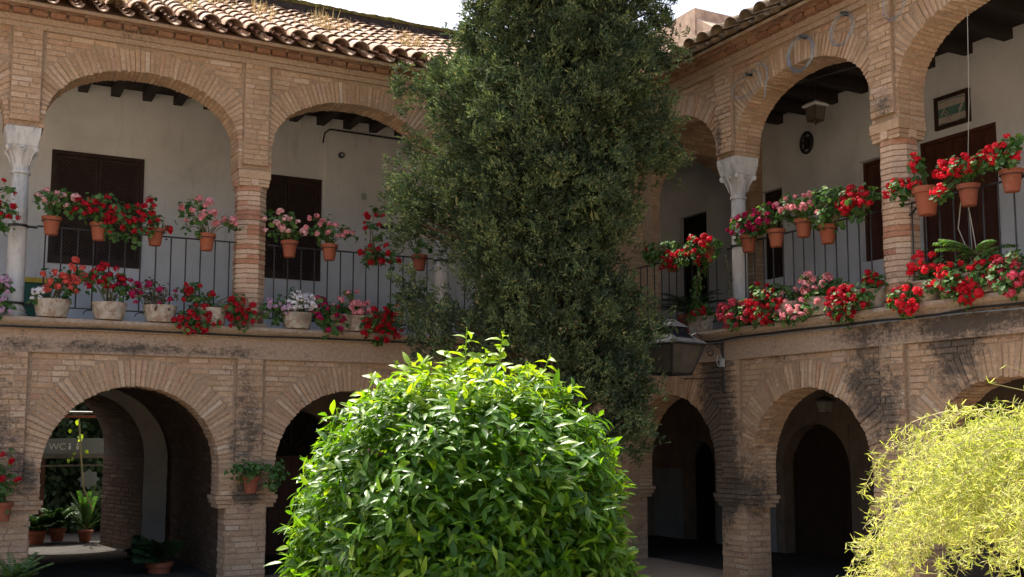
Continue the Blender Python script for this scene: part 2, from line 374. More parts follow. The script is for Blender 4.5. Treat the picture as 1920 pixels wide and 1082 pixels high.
# ------------------------------------------------------------------ arcades
def profile(c, a, zs, b, n, zbl, zbr, m=56):
    """points (u,z) of an opening edge, from the low-u base over the crown to the high-u base"""
    pts = [(c-a, zbl)]
    for i in range(m+1):
        t = math.pi*(1-i/m); x, y = math.cos(t), math.sin(t)
        pts.append((c+a*math.copysign(abs(x)**(2/n), x), zs+b*abs(y)**(2/n)))
    pts.append((c+a, zbr)); return pts
def resample(pts, step):
    out = []; acc = step/2
    for (u0, z0), (u1, z1) in zip(pts, pts[1:]):
        l = math.hypot(u1-u0, z1-z0)
        while acc < l:
            t = acc/l; out.append((u0+(u1-u0)*t, z0+(z1-z0)*t, (u1-u0)/l, (z1-z0)/l)); acc += step
        acc -= l
    return out
def arcade(W, level, label, bay, nb, vis, a, zs, b, n, zbase, ztop, zpanel, bm, mortar, ring, uend0):
    """one arcade wall. zbase(k) height where the arch edge ends on support k"""
    t = thing('arcade_wall', label, 'wall', W.p(bay*2, 0, ZG))
    core = MB(); br = Bricks(t, bm); D0, D1 = .045, .42
    band = MB(); cen = [(k+.5)*bay for k in range(nb)]
    profs = [profile(c, a, zs, b, n, zbase(k), zbase(k+1)) for k, c in enumerate(cen)]
    for pf in profs:                                            # slab above each opening and its soffit
        for (u0, z0), (u1, z1) in list(zip(pf, pf[1:]))[1:-1]:
            if u1-u0 > 1e-5:
                core.add([W.p(u0, D0, z0), W.p(u1, D0, z1), W.p(u1, D0, ztop), W.p(u0, D0, ztop)], [(0, 1, 2, 3)])
                core.add([W.p(u0, D1, z0), W.p(u1, D1, z1), W.p(u1, D1, ztop), W.p(u0, D1, ztop)], [(3, 2, 1, 0)])
            core.add([W.p(u0, D0, z0), W.p(u1, D0, z1), W.p(u1, D1, z1), W.p(u0, D1, z0)], [(3, 2, 1, 0)])
    for k in range(nb+1):                                       # solid between openings
        u0 = cen[k-1]+a if k else uend0; u1 = cen[k]-a if k < nb else nb*bay+.3
        W.box(core, u0, u1, D0, D1, zbase(k), ztop)
        if level == 'low':
            W.box(core, u0+.09 if k else uend0, u1-.09, D0, D1-.02, ZG, zbase(k)-.14)
            for q, (dz, o) in enumerate(((.0, .05), (.05, .035), (.10, .012))):
                W.box(core, (u0-o+.01) if k else uend0, u1+o-.01, D0-o+.02, D1+o-.02, zbase(k)-dz-.048, zbase(k)-dz-.002)
    core.build('wall_core', mortar, t)
    # voussoirs
    for k in range(nb):
        pf = profs[k]; seen = k in vis
        for (u, z, tu, tz) in resample(pf, .0525):
            nu, nz = -tz, tu                                    # outward (away from the opening)
            straight = abs(tu) < .12 and z < zs+.06
            if straight: nu, nz = (-1 if u < cen[k] else 1), 0.; tu, tz = 0, 1
            Rr = ring
            lim = [Rr]
            if nz > .02: lim.append((zpanel-.012-z)/nz)
            half = bay/2-.165
            if abs(nu) > .02: lim.append((half-abs(u-cen[k]))/abs(nu) if nu*(u-cen[k]) > 0 else 9)
            Rr = max(.05, min(lim))*random.uniform(.93, 1.0)
            T = W.eu*tu+EZ*tz; Nn = W.eu*nu+EZ*nz; th = .0205*random.uniform(.8, 1.05)
            pr = random.uniform(.001, .013); so = random.uniform(.001, .010)
            o = W.p(u, 0, z)
            dm = .2
            c = o+Nn*(Rr/2-so/2)+W.ed*((D0-pr+dm)/2)
            br.put(c, T*th, Nn*(Rr/2+so/2), W.ed*((dm-D0+pr)/2), seen, not straight)
            c = o+Nn*(.05-so/2)+W.ed*((dm+.012+D1+.003)/2)
            br.put(c, T*(th*random.uniform(.9, 1.05)), Nn*(.05+so/2), W.ed*((D1+.003-dm-.012)/2), False)
    # pilasters (proud strips between the panels)
    pil = MB(); pl2 = MB()
    for k in range(0 if level == 'low' else 0, nb+1):
        uc = k*bay; hw = .155
        zb = {'low': 1.12, 'up': zbase(k)+.06}[level]
        u0, u1 = (uc-hw, uc+hw) if k else (uend0, .16)
        W.box(pl2, u0, u1, .0, D0-.002, zb, zpanel+.001)
        br.plane(W.p(0, 0, 0), W.eu, EZ, -W.ed, u0, u1, zb, zpanel, single=(k in vis or k-1 in vis), L=.21)
    W.box(pil, uend0, nb*bay+.3, 0, D0-.002, zpanel+.002, ztop)
    pil.build('band', M['band'], t); pl2.build('pilaster_core', mortar, t)
    # spandrel and pier courses
    def free(u, z):
        k = min(max(int(u/bay), 0), nb-1); x = abs(u-cen[k])
        du = abs(u-round(u/bay)*bay)
        if du < .165: return False
        if z < zs: return x > a+ring*.95
        A, B = a+ring*.97, b+ring*.97
        return (x/A)**n+((z-zs)/B)**n > 1
    for k in range(nb):
        br.plane(W.p(0, D0, 0), W.eu, EZ, -W.ed, k*bay+.01, (k+1)*bay-.01, zs-.7 if level == 'low' else zs-.05, zpanel-.005, test=lambda u, z: free(u, z) and z > zbase(0)+.03)
    if level == 'low':
        for k in range(nb+1):
            u0 = (cen[k-1]+a if k else uend0); u1 = cen[k]-a if k < nb else nb*bay+.3
            br.plane(W.p(0, D0, 0), W.eu, EZ, -W.ed, u0+.09 if k else uend0, u1-.09, ZG, zbase(k)-.15, L=.26)
            br.plane(W.p(0, D0, 0), W.eu, EZ, -W.ed, u0+.01, u1-.01, zbase(k)+.0, 1.12, L=.26)
            for q, (dz, o) in enumerate(((.0, .05), (.05, .035), (.10, .012))):
                br.plane(W.p(0, D0-o+.02, 0), W.eu, EZ, -W.ed, (u0-o+.01) if k else uend0, u1+o-.01, zbase(k)-dz-.05, zbase(k)-dz, course=.05, L=.22, joint=.008, proud=(0, .008))
            # side faces (jambs) of the pier
            for uu, sgn in ((u0+.09, -1), (u1-.09, 1)):
                if k == 0 and sgn < 0: continue
                if k == nb and sgn > 0: continue
                br.plane(W.p(uu, 0, 0), W.ed, EZ, W.eu*sgn, D0+.01, D1-.03, ZG, zbase(k)-.15, L=.26)
    br.done()
    return t
BL, BR = 2.6, 2.543
UP = dict(a=1.1, zs=5.13, b=.77, n=2.15, ztop=6.20, zpanel=6.20)
arcade(WL, 'up', 'buff brick upper arcade wall of the left wing with flattened arches under the sunlit tiled eave', BL, 5, (1, 2, 3), 1.1, 5.13, .77, 2.15,
       lambda k: 4.875 if k % 2 == 0 and k else 5.075 if k else 2.93, 6.26, 6.20, M['brick_up'], M['mortar'], .27, .0)
arcade(WR_, 'up', 'buff brick upper arcade wall of the right wing with wire coils hanging on it', BR, 4, (0, 1, 2), 1.1, 5.13, .77, 2.15,
       lambda k: 4.875 if k % 2 == 0 and k else 5.075 if k else 2.93, 6.26, 6.20, M['brick_up'], M['mortar'], .27, .0)
arcade(WL, 'low', 'worn brick lower arcade wall of the left wing with round arches below the ledge', BL, 5, (1, 2, 3), .97, 1.25, .95, 2.0,
       lambda k: .93, 2.80, 2.55, M['brick_low_left'], M['mortar_left'], .31, .0)
arcade(WR_, 'low', 'black stained brick lower arcade wall of the right wing with round arches', BR, 4, (0, 1, 2), .95, 1.25, .93, 2.0,
       lambda k: .93, 2.80, 2.55, M['brick_low_right'], M['mortar_low'], .31, .0)

# ledge, slab, cornice ------------------------------------------------
def ledge(W, u0, u1, label):
    t = thing('ledge', label, 'ledge', W.p((u0+u1)/2, 0, 2.8))
    m = MB(); n = int((u1-u0)/.3); pr = [(0.3, 2.802), (-.045, 2.802), (-.055, 2.845), (-.10, 2.86), (-.125, 2.89), (-.115, 2.925), (-.06, 2.934), (.43, 2.936)]
    rows = []
    for i in range(n+1):
        u = u0+(u1-u0)*i/n; j = random.uniform(-.006, .006); js = random.uniform(-.004, .004)
        rows.append([W.p(u, d+(j if d < 0 else 0), z+(js if q in (2, 3, 4) else 0)) for q, (d, z) in enumerate(pr)])
    k = len(pr); vs = [v for r in rows for v in r]
    m.add(vs, [(i*k+q, (i+1)*k+q, (i+1)*k+q+1, i*k+q+1) for i in range(n) for q in range(k-1)]+[tuple(range(k)), tuple((n*k+q) for q in range(k-1, -1, -1))])
    m.build('ledge_moulding', M['ledge'], t, True)
ledge(WL, .0, 13.2, 'weathered ledge carrying flower tubs along the left wing'); ledge(WR_, .0, 10.4, 'weathered ledge carrying flower tubs along the right wing')
def cable(name, pts, r, m, label, cat):
    b = MB(); b.tube(pts, r, 6); o = b.build(name, m, smooth=True); tag(o, label, cat); return o
cable('cable', [WL.p(.3+i*.6, -.075+random.uniform(-.004, .004), 2.822+random.uniform(-.008, .006)) for i in range(22)], .011, M['cable'], 'black cable strung along under the left wing ledge', 'cable')
cable('cable', [WR_.p(2.0+i*.42, -.078+random.uniform(-.006, .004), 2.80+random.uniform(-.012, .014)) for i in range(20)], .012, M['cable'], 'sagging black cable clipped under the right wing ledge', 'cable')
cable('cable', [WR_.p(2.1+i*.5, -.072+random.uniform(-.006, .004), 2.775+random.uniform(-.018, .012)) for i in range(17)], .007, M['wire'], 'thin pale cable drooping just beneath the black one on the right wing', 'cable')
s = MB(); s.box(-13.2, 2.9, .42, 2.5, 2.62, 2.93); s.box(.42, 2.5, -10.4, .419, 2.62, 2.93)
tag(s.build('gallery_floor', M['dimplaster']), kind='structure')
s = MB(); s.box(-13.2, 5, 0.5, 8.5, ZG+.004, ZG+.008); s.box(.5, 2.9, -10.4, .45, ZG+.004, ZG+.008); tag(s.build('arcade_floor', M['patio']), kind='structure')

def cornice(W, u0, u1, label, nvis):
    t = thing('cornice', label, 'cornice', W.p(4, 0, 6.2)); m = MB()
    W.box(m, u0, u1, -.035, .3, 6.262, 6.325); W.box(m, u0, u1, -.02, .3, 6.327, 6.50)
    W.box(m, u0, u1, -.13, .3, 6.40, 6.46)
    m.build('fillet', M['band'], t)
    br = Bricks(t, M['brick_eave']); u = u0+.05; i = 0
    while u < u1-.2:                                           # row of rounded brick ends, then a second row set further out
        br.put(W.p(u+.09, -.04, 6.362), W.eu*.082, EZ*.027, W.ed*.062, i < 100)
        br.put(W.p(u+.09+random.uniform(-.01, .01), -.10, 6.425), W.eu*.088, EZ*.025, W.ed*.085, i < 100 and i > 1); u += .195; i += 1
    br.done()
cornice(WL, .15, 13.2, 'corbelled brick cornice under the left roof eave', 0); cornice(WR_, .15, 10.4, 'corbelled brick cornice under the right roof eave', 0)

# ------------------------------------------------------------------ roofs
def arc_tile(up, L=.44, r0=.120, r1=.100, th=.013, n=8):
    """barrel tile along local +Y (uphill); up=1 cover tile, -1 channel tile"""
    b = MB(); vs = []
    for y, r in ((0, r0), (L, r1)):
        for rr in (r, r-th):
            for k in range(n+1):
                a = math.pi*(.04+.92*k/n); vs.append((math.cos(a)*rr, y, math.sin(a)*rr*.92*up))
    m = n+1; f = []
    for k in range(n):
        f += [(k, k+1, 2*m+k+1, 2*m+k), (m+k+1, m+k, 3*m+k, 3*m+k+1), (k+1, k, m+k, m+k+1), (2*m+k, 2*m+k+1, 3*m+k+1, 3*m+k)]
    f += [(0, 2*m, 3*m, m), (m-1, 2*m-1, 4*m-1, 3*m-1)]
    b.add(vs, f); return b
SLOPE = .5
def roof(W, umin, umax, depth, label, nsingle, ulo, tm):
    t = thing('tiled_roof', label, 'roof', W.p(4, -.4, 6.3)); ang = math.atan(SLOPE); P = .265; ZE = 6.375
    deck = MB(); D = depth
    deck.add([W.p(.0+.3, -.3, 6.40), W.p(umax, -.3, 6.40), W.p(umax, D, 6.40+SLOPE*(D+.3)), W.p(-D, D, 6.40+SLOPE*(D+.3)),
              W.p(.3, -.3, 6.36), W.p(umax, -.3, 6.36), W.p(umax, D, 6.36+SLOPE*(D+.3)), W.p(-D, D, 6.36+SLOPE*(D+.3))],
             [(0, 1, 2, 3), (7, 6, 5, 4), (0, 4, 5, 1), (1, 5, 6, 2), (2, 6, 7, 3), (3, 7, 4, 0)])
    deck.build('roof_deck', M['mortar'], t)
    cov = arc_tile(1).mesh('tile', tm, True); pan = arc_tile(-1, r0=.066, r1=.078).mesh('tile', tm, True)
    up = (W.ed*math.cos(ang)+EZ*math.sin(ang)); nn = (EZ*math.cos(ang)-W.ed*math.sin(ang)); rest = MB(); cnt = 0
    cvs = [tuple(v.co) for v in cov.vertices]; pvs = [tuple(v.co) for v in pan.vertices]; cf = [tuple(p.vertices) for p in cov.polygons]; pf = [tuple(p.vertices) for p in pan.polygons]
    rows = int((D+.45)/(.30*math.cos(ang)))+1; ncol = int((umax-umin)/P)
    order = sorted([(r, c) for r in range(rows) for c in range(ncol)], key=lambda q: (q[0], q[1]))
    for r, c in order:
        u = umin+(c+.5)*P; d0 = -.42+r*.30*math.cos(ang)
        if u < -d0+.12: continue
        for kind in (1, 0):
            uu = u+(P/2 if kind == 0 else 0)
            dd = d0+(-.025 if kind == 0 and r == 0 else 0)+random.uniform(-.012, .012)
            z = ZE+SLOPE*(dd+.42)+(.085 if kind else .060)
            o = W.p(uu+random.uniform(-.006, .006), dd, z)+nn*(random.uniform(-.004, .006))
            X = W.eu.copy(); yaw_ = random.uniform(-.04, .04); Y = (up+nn*random.uniform(-.10, -.06)+W.eu*yaw_).normalized(); X = (W.eu-Y*W.eu.dot(Y)).normalized(); Z = nn if True else 0
            single = cnt < nsingle and u < ulo and (kind == 1 or r == 0)
            if single:
                ob = bpy.data.objects.new('tile', cov if kind else pan); COL.objects.link(ob); ob.parent = t
                x = Matrix((X, Y, Z)).transposed().to_4x4(); x.translation = o-ORG[t.name]; ob.matrix_basis = x; cnt += 1
            else:
                V = cvs if kind else pvs
                rest.add([o+X*v[0]+Y*v[1]+Z*v[2] for v in V], cf if kind else pf)
    ro = rest.build('roof_tiling', tm, t, True, kind='stuff')
    return t
roof(WL, -3.0, 10.2, 3.0, 'sunlit old barrel tile roof over the left wing with dry weeds', 298, 8.9, M['tile'])
roof(WR_, -3.0, 10.4, 3.0, 'mossy barrel tile roof edge over the right wing seen from below', 60, 8.0, M['tile_dark'])

# back building walls ----------------------------------------------------
def holes_wall(mb, W, u0, u1, z0, z1, d0, d1, holes, reveal=.16, rmb=None):
    us = sorted({u0, u1, *[h[0] for h in holes], *[h[1] for h in holes]}); zs = sorted({z0, z1, *[h[2] for h in holes], *[h[3] for h in holes]})
    for a, b in zip(us, us[1:]):
        for c, e in zip(zs, zs[1:]):
            um, zm = (a+b)/2, (c+e)/2
            if any(h[0] < um < h[1] and h[2] < zm < h[3] for h in holes): continue
            mb.add([W.p(a, d0, c), W.p(b, d0, c), W.p(b, d0, e), W.p(a, d0, e)], [(0, 1, 2, 3)])
    for h in holes:
        q = [(h[0], h[2]), (h[1], h[2]), (h[1], h[3]), (h[0], h[3])]
        for (a, c), (b, e) in zip(q, q[1:]+q[:1]):
            mb.add([W.p(a, d0, c), W.p(b, d0, e), W.p(b, d0+reveal, e), W.p(a, d0+reveal, c)], [(0, 1, 2, 3)])
    W.box(mb, u0, u1, d0+reveal+.001, d1, z0, z1)
# upper left
winL = [(6.12, 7.31, 3.92, 5.46), (3.56, 4.60, 3.92, 5.46)]
t = thing('gallery_back_wall', 'whitewashed back wall of the left upper gallery with two latticed windows', 'wall', WL.p(5, 2.5, 2.93)); m = MB()
holes_wall(m, WL, -2.5, 13.2, 2.932, 6.44, 2.5, 2.749, [h for h in winL], .06); WL.box(m, -2.4, 3.5, 2.472, 2.499, 2.94, 6.22); m.build('plaster', M['plaster'], t)
winR = [(-1.70, -.97, 2.95, 5.31), (.36, .83, 3.98, 5.34), (2.35, 3.18, 3.97, 5.36), (3.40, 4.53, 2.95, 5.37)]
t = thing('gallery_back_wall', 'whitewashed back wall of the right upper gallery with doors and a framed picture', 'wall', WR_.p(4, 2.5, 2.93)); m = MB()
holes_wall(m, WR_, -2.5, 10.4, 2.932, 6.44, 2.5, 2.9, [(h[0], h[1], h[2], h[3]) for h in winR], .16); m.build('plaster', M['plaster'], t)
# lower right
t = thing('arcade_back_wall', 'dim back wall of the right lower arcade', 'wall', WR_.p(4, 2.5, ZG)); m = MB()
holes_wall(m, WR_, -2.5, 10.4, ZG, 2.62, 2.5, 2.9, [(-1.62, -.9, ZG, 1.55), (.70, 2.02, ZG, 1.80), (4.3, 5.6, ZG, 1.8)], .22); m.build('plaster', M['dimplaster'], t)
# arched heads filling the corners of those doorways
def arch_head(mb, W, u0, u1, zs, ztop, d0, d1, n=14):
    c = (u0+u1)/2; a = (u1-u0)/2; b = ztop-zs
    for sg in (-1, 1):
        p = [(c+sg*a*math.cos(t), zs+b*math.sin(t)) for t in [math.pi/2*i/n for i in range(n+1)]]
        for (x0, z0), (x1, z1) in zip(p, p[1:]):
            mb.add([W.p(x0, d0, z0), W.p(x1, d0, z1), W.p(x1, d0, ztop+.01), W.p(x0, d0, ztop+.01)], [(0, 1, 2, 3)])
            mb.add([W.p(x0, d0, z0), W.p(x1, d0, z1), W.p(x1, d1, z1), W.p(x0, d1, z0)], [(0, 1, 2, 3)])
m = MB(); arch_head(m, WR_, -1.62, -.9, 1.2, 1.55, 2.49, 2.72); arch_head(m, WR_, .70, 2.02, 1.15, 1.80, 2.49, 2.72); arch_head(m, WR_, 4.3, 5.6, 1.15, 1.8, 2.49, 2.72)
m.build('arched_surround', M['dimplaster'], t)
m = MB(); WR_.box(m, -2.5, -.86+.6, 2.478, 2.488, ZG, 1.08); 
m2 = MB(); 
for a, b in ((-2.5, -1.70), (-.84, .55)): WR_.box(m2, a, b, 2.47, 2.488, ZG, 1.08)
m2.build('grey_dado', M['dado'], t)
# lower left: back wall with entrance passage in bay 3 and fanlight door in bay 2
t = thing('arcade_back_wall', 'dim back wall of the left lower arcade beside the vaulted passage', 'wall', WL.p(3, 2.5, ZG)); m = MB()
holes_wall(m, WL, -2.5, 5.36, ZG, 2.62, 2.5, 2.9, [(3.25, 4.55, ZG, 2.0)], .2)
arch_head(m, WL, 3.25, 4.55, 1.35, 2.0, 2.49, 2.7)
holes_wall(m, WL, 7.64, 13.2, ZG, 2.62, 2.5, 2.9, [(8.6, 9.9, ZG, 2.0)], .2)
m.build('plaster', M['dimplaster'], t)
# passage vault
t = thing('vaulted_passage', 'deep brick barrel passage behind the left lower arch leading to the rear patio', 'passage', WL.p(6.5, 2.2, ZG))
c0, a0, zs0, b0 = 6.5, 1.08, 1.25, 1.10
pf = profile(c0, a0, zs0, b0, 2.0, ZG, ZG, 40); m = MB()
for (u0, z0), (u1, z1) in zip(pf, pf[1:]):
    m.add([WL.p(u0, .421, z0), WL.p(u1, .421, z1), WL.p(u1, 3.9, z1), WL.p(u0, 3.9, z0)], [(0, 1, 2, 3)])
WL.box(m, 5.0, c0-a0-.0005, .43, 3.9, ZG, 2.6); WL.box(m, c0+a0+.0005, 8.0, .43, 3.9, ZG, 2.6)
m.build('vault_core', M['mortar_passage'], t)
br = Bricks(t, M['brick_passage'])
for (u, z, tu, tz) in resample(pf, .066):
    nu, nz = -tz, tu; T = WL.eu*tu+EZ*tz; Nn = WL.eu*nu+EZ*nz; d = .43+random.uniform(-.2, 0)
    while d < 3.88:
        e = min(d+.26, 3.88); s0 = max(d, .43)
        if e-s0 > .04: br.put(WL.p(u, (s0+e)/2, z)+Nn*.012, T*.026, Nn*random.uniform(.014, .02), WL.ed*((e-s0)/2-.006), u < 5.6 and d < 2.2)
        d = e
br.done()
# inner narrower arch: white face, brick intrados
c1, a1, zs1, b1 = 6.62, .86, 1.30, .95; pf1 = profile(c1, a1, zs1, b1, 2.0, ZG, ZG, 40)
m = MB()
for (u0, z0), (u1, z1) in zip(pf1, pf1[1:]):
    if u1-u0 > 1e-5: m.add([WL.p(u0, 3.88, z0), WL.p(u1, 3.88, z1), WL.p(u1, 3.88, 2.6), WL.p(u0, 3.88, 2.6)], [(0, 1, 2, 3)])
WL.box(m, 5.0, c1-a1-.001, 3.88, 5.3, ZG, 2.6); WL.box(m, c1+a1+.001, 8.0, 3.88, 5.3, ZG, 2.6)
m.build('white_arch_face', M['passage_plaster'], t)
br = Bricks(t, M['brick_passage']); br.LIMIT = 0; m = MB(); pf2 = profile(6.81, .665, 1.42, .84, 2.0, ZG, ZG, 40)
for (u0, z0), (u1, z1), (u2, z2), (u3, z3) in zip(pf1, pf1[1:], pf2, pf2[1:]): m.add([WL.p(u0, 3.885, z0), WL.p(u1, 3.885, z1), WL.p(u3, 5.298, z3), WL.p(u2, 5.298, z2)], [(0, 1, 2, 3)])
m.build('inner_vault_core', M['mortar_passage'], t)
def along(pf, s):
    q = s*(len(pf)-1); i = min(int(q), len(pf)-2); f = q-i; return pf[i][0]+(pf[i+1][0]-pf[i][0])*f, pf[i][1]+(pf[i+1][1]-pf[i][1])*f
for (u, z, tu, tz) in resample(pf1, .066):
    k = min(range(len(pf1)), key=lambda i: (pf1[i][0]-u)**2+(pf1[i][1]-z)**2) if z > 1.3 else None
    du, dz = (pf2[k][0]-pf1[k][0], pf2[k][1]-pf1[k][1]) if k is not None else ((.39, 0) if u < c1 else (-.004, 0))
    nu, nz = -tz, tu; T = WL.eu*tu+EZ*tz; Nn = WL.eu*nu+EZ*nz; d = 3.89+random.uniform(-.2, 0)
    while d < 5.3:
        e = min(d+.26, 5.3); s0 = max(d, 3.89)
        if e-s0 > .04:
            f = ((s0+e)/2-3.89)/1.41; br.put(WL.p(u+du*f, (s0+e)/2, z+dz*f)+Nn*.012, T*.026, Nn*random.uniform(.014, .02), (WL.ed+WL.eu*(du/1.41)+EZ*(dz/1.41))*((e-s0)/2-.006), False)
        d = e
br.done()
# building mass behind the gallery
t = thing('rear_building', 'mossy topped grey wall rising behind the left tiled roof', 'building', WL.p(4, 2.8, ZG)); m = MB()
m.box(-13.2, 3.1, 2.75, 5.28, 2.63, 8.27); m.box(-13.2, -8.01, 2.91, 5.28, ZG, 2.62); m.box(-4.99, 3.1, 2.91, 5.28, ZG, 2.62); m.build('wall', M['darkwall'], t)
m = MB(); n = 420; random.seed(3)
pts = []
for i in range(n+1):
    x = -13.2+i*16.3/n; h = random.uniform(.0, .035)+.012*math.sin(i*.21); q = random.uniform(-.015, .015); pts.append([(x, 2.74, 8.245), (x, 2.71+q, 8.28+h*.4), (x, 2.82+q, 8.315+h), (x, 3.1, 8.31+h), (x, 3.2, 8.20)])
m.add([v for p in pts for v in p], [(i*5+q, i*5+q+1, (i+1)*5+q+1, (i+1)*5+q) for i in range(n) for q in range(4)])
m.build('coping', M['moss'], t)
t = thing('rear_building', 'pinkish weathered wall block peeking above the roofs right of the cypress', 'building', (4.6, -2, ZG)); m = MB()
m.box(3.0, 8, -10.4, 2.7, ZG, 7.6)
vs = [(4.4, -.3, 7.6), (8, -.3, 7.6), (8, 3, 7.6), (4.4, 3, 7.6), (4.4, -.3, 9.75), (8, -.3, 9.75), (8, 3, 10.8), (4.4, 3, 10.8)]
m.box(5.2, 8, 4.62, 9, 5, 10.62)
m.add([(5.22, 2.9, 5), (8, 2.9, 5), (8, 4.618, 5), (5.22, 4.618, 5), (5.22, 2.9, 9.2), (8, 2.9, 9.2), (8, 4.618, 10.40), (5.22, 4.618, 10.40)], [(0, 1, 5, 4), (1, 2, 6, 5), (2, 3, 7, 6), (3, 0, 4, 7), (4, 5, 6, 7)])
m.build('wall', M['pinkwall'], t)

# ceilings with beams ----------------------------------------------------
def ceiling(W, u0, u1, step, label, d0=.42):
    t = thing('beamed_ceiling', label, 'ceiling', W.p(5, 1.4, 6.4)); m = MB()
    W.box(m, u0, u1, d0, 2.5, 6.43, 6.47); m.build('boards', M['beam'], t)
    u = u0+step/2
    while u < u1-.1:
        m = MB(); W.box(m, u-.06, u+.06, d0, 2.499, 6.30, 6.429); m.build('beam', M['beam'], t); u += step
ceiling(WL, -2.49, 13, .42, 'dark beamed ceiling of the left upper gallery'); ceiling(WR_, .0, 10.3, .56, 'dark beamed ceiling of the right upper gallery')
m = MB(); m.box(-13.2, 0, .0, .42, 6.261, 6.5)
# transverse brick arches at the inner corner of the upper gallery
def cross_arch(W, uc, label):
    t = thing('transverse_arch', label, 'arch', W.p(uc, .5, 2.93)); m = MB(); th = .19
    pf = profile(1.42, .86, 4.95, .85, 2.0, 2.94, 2.94, 30)       # here u runs along d
    def q(d, s, z): return W.p(uc+s, d, z)
    for (a, z0), (b, z1) in zip(pf, pf[1:]):
        if b-a > 1e-5:
            for s_ in (-th, th): m.add([q(a, s_, z0), q(b, s_, z1), q(b, s_, 6.43), q(a, s_, 6.43)], [(0, 1, 2, 3)])
        m.add([q(a, -th, z0), q(b, -th, z1), q(b, th, z1), q(a, th, z0)], [(0, 1, 2, 3)])
    for a, b in ((.421, .56), (2.28, 2.498)):
        m.box(*[v for p in zip(q(a, -th, 2.94), q(b, th, 6.43)) for v in p])
    m.build('arch_core', M['mortar'], t); br = Bricks(t, M['brick_up'])
    for (d, z, tu, tz) in resample(pf, .066):
        nu, nz = -tz, tu; T = W.ed*tu+EZ*tz; Nn = W.ed*nu+EZ*nz
        for s_ in (-.1, .1): br.put(q(d, s_, z)+Nn*.03, T*.026, Nn*.036, W.eu*.094)
    def fr(u, z): return ((u-1.42)/.87)**2+(max(z-4.95, 0)/.86)**2 > 1 if z > 4.95 else abs(u-1.42) > .87
    for s_, e in ((-th, -W.eu), (th, W.eu)):
        br.plane(q(0, s_, 0), W.ed, EZ, e, .43, 2.49, 2.95, 6.3, test=fr)
    br.done()
cross_arch(WR_, .21, 'brick arch crossing the right upper gallery at the inner corner'); cross_arch(WL, -.21+.42, 'brick arch crossing the left upper gallery behind the cypress')

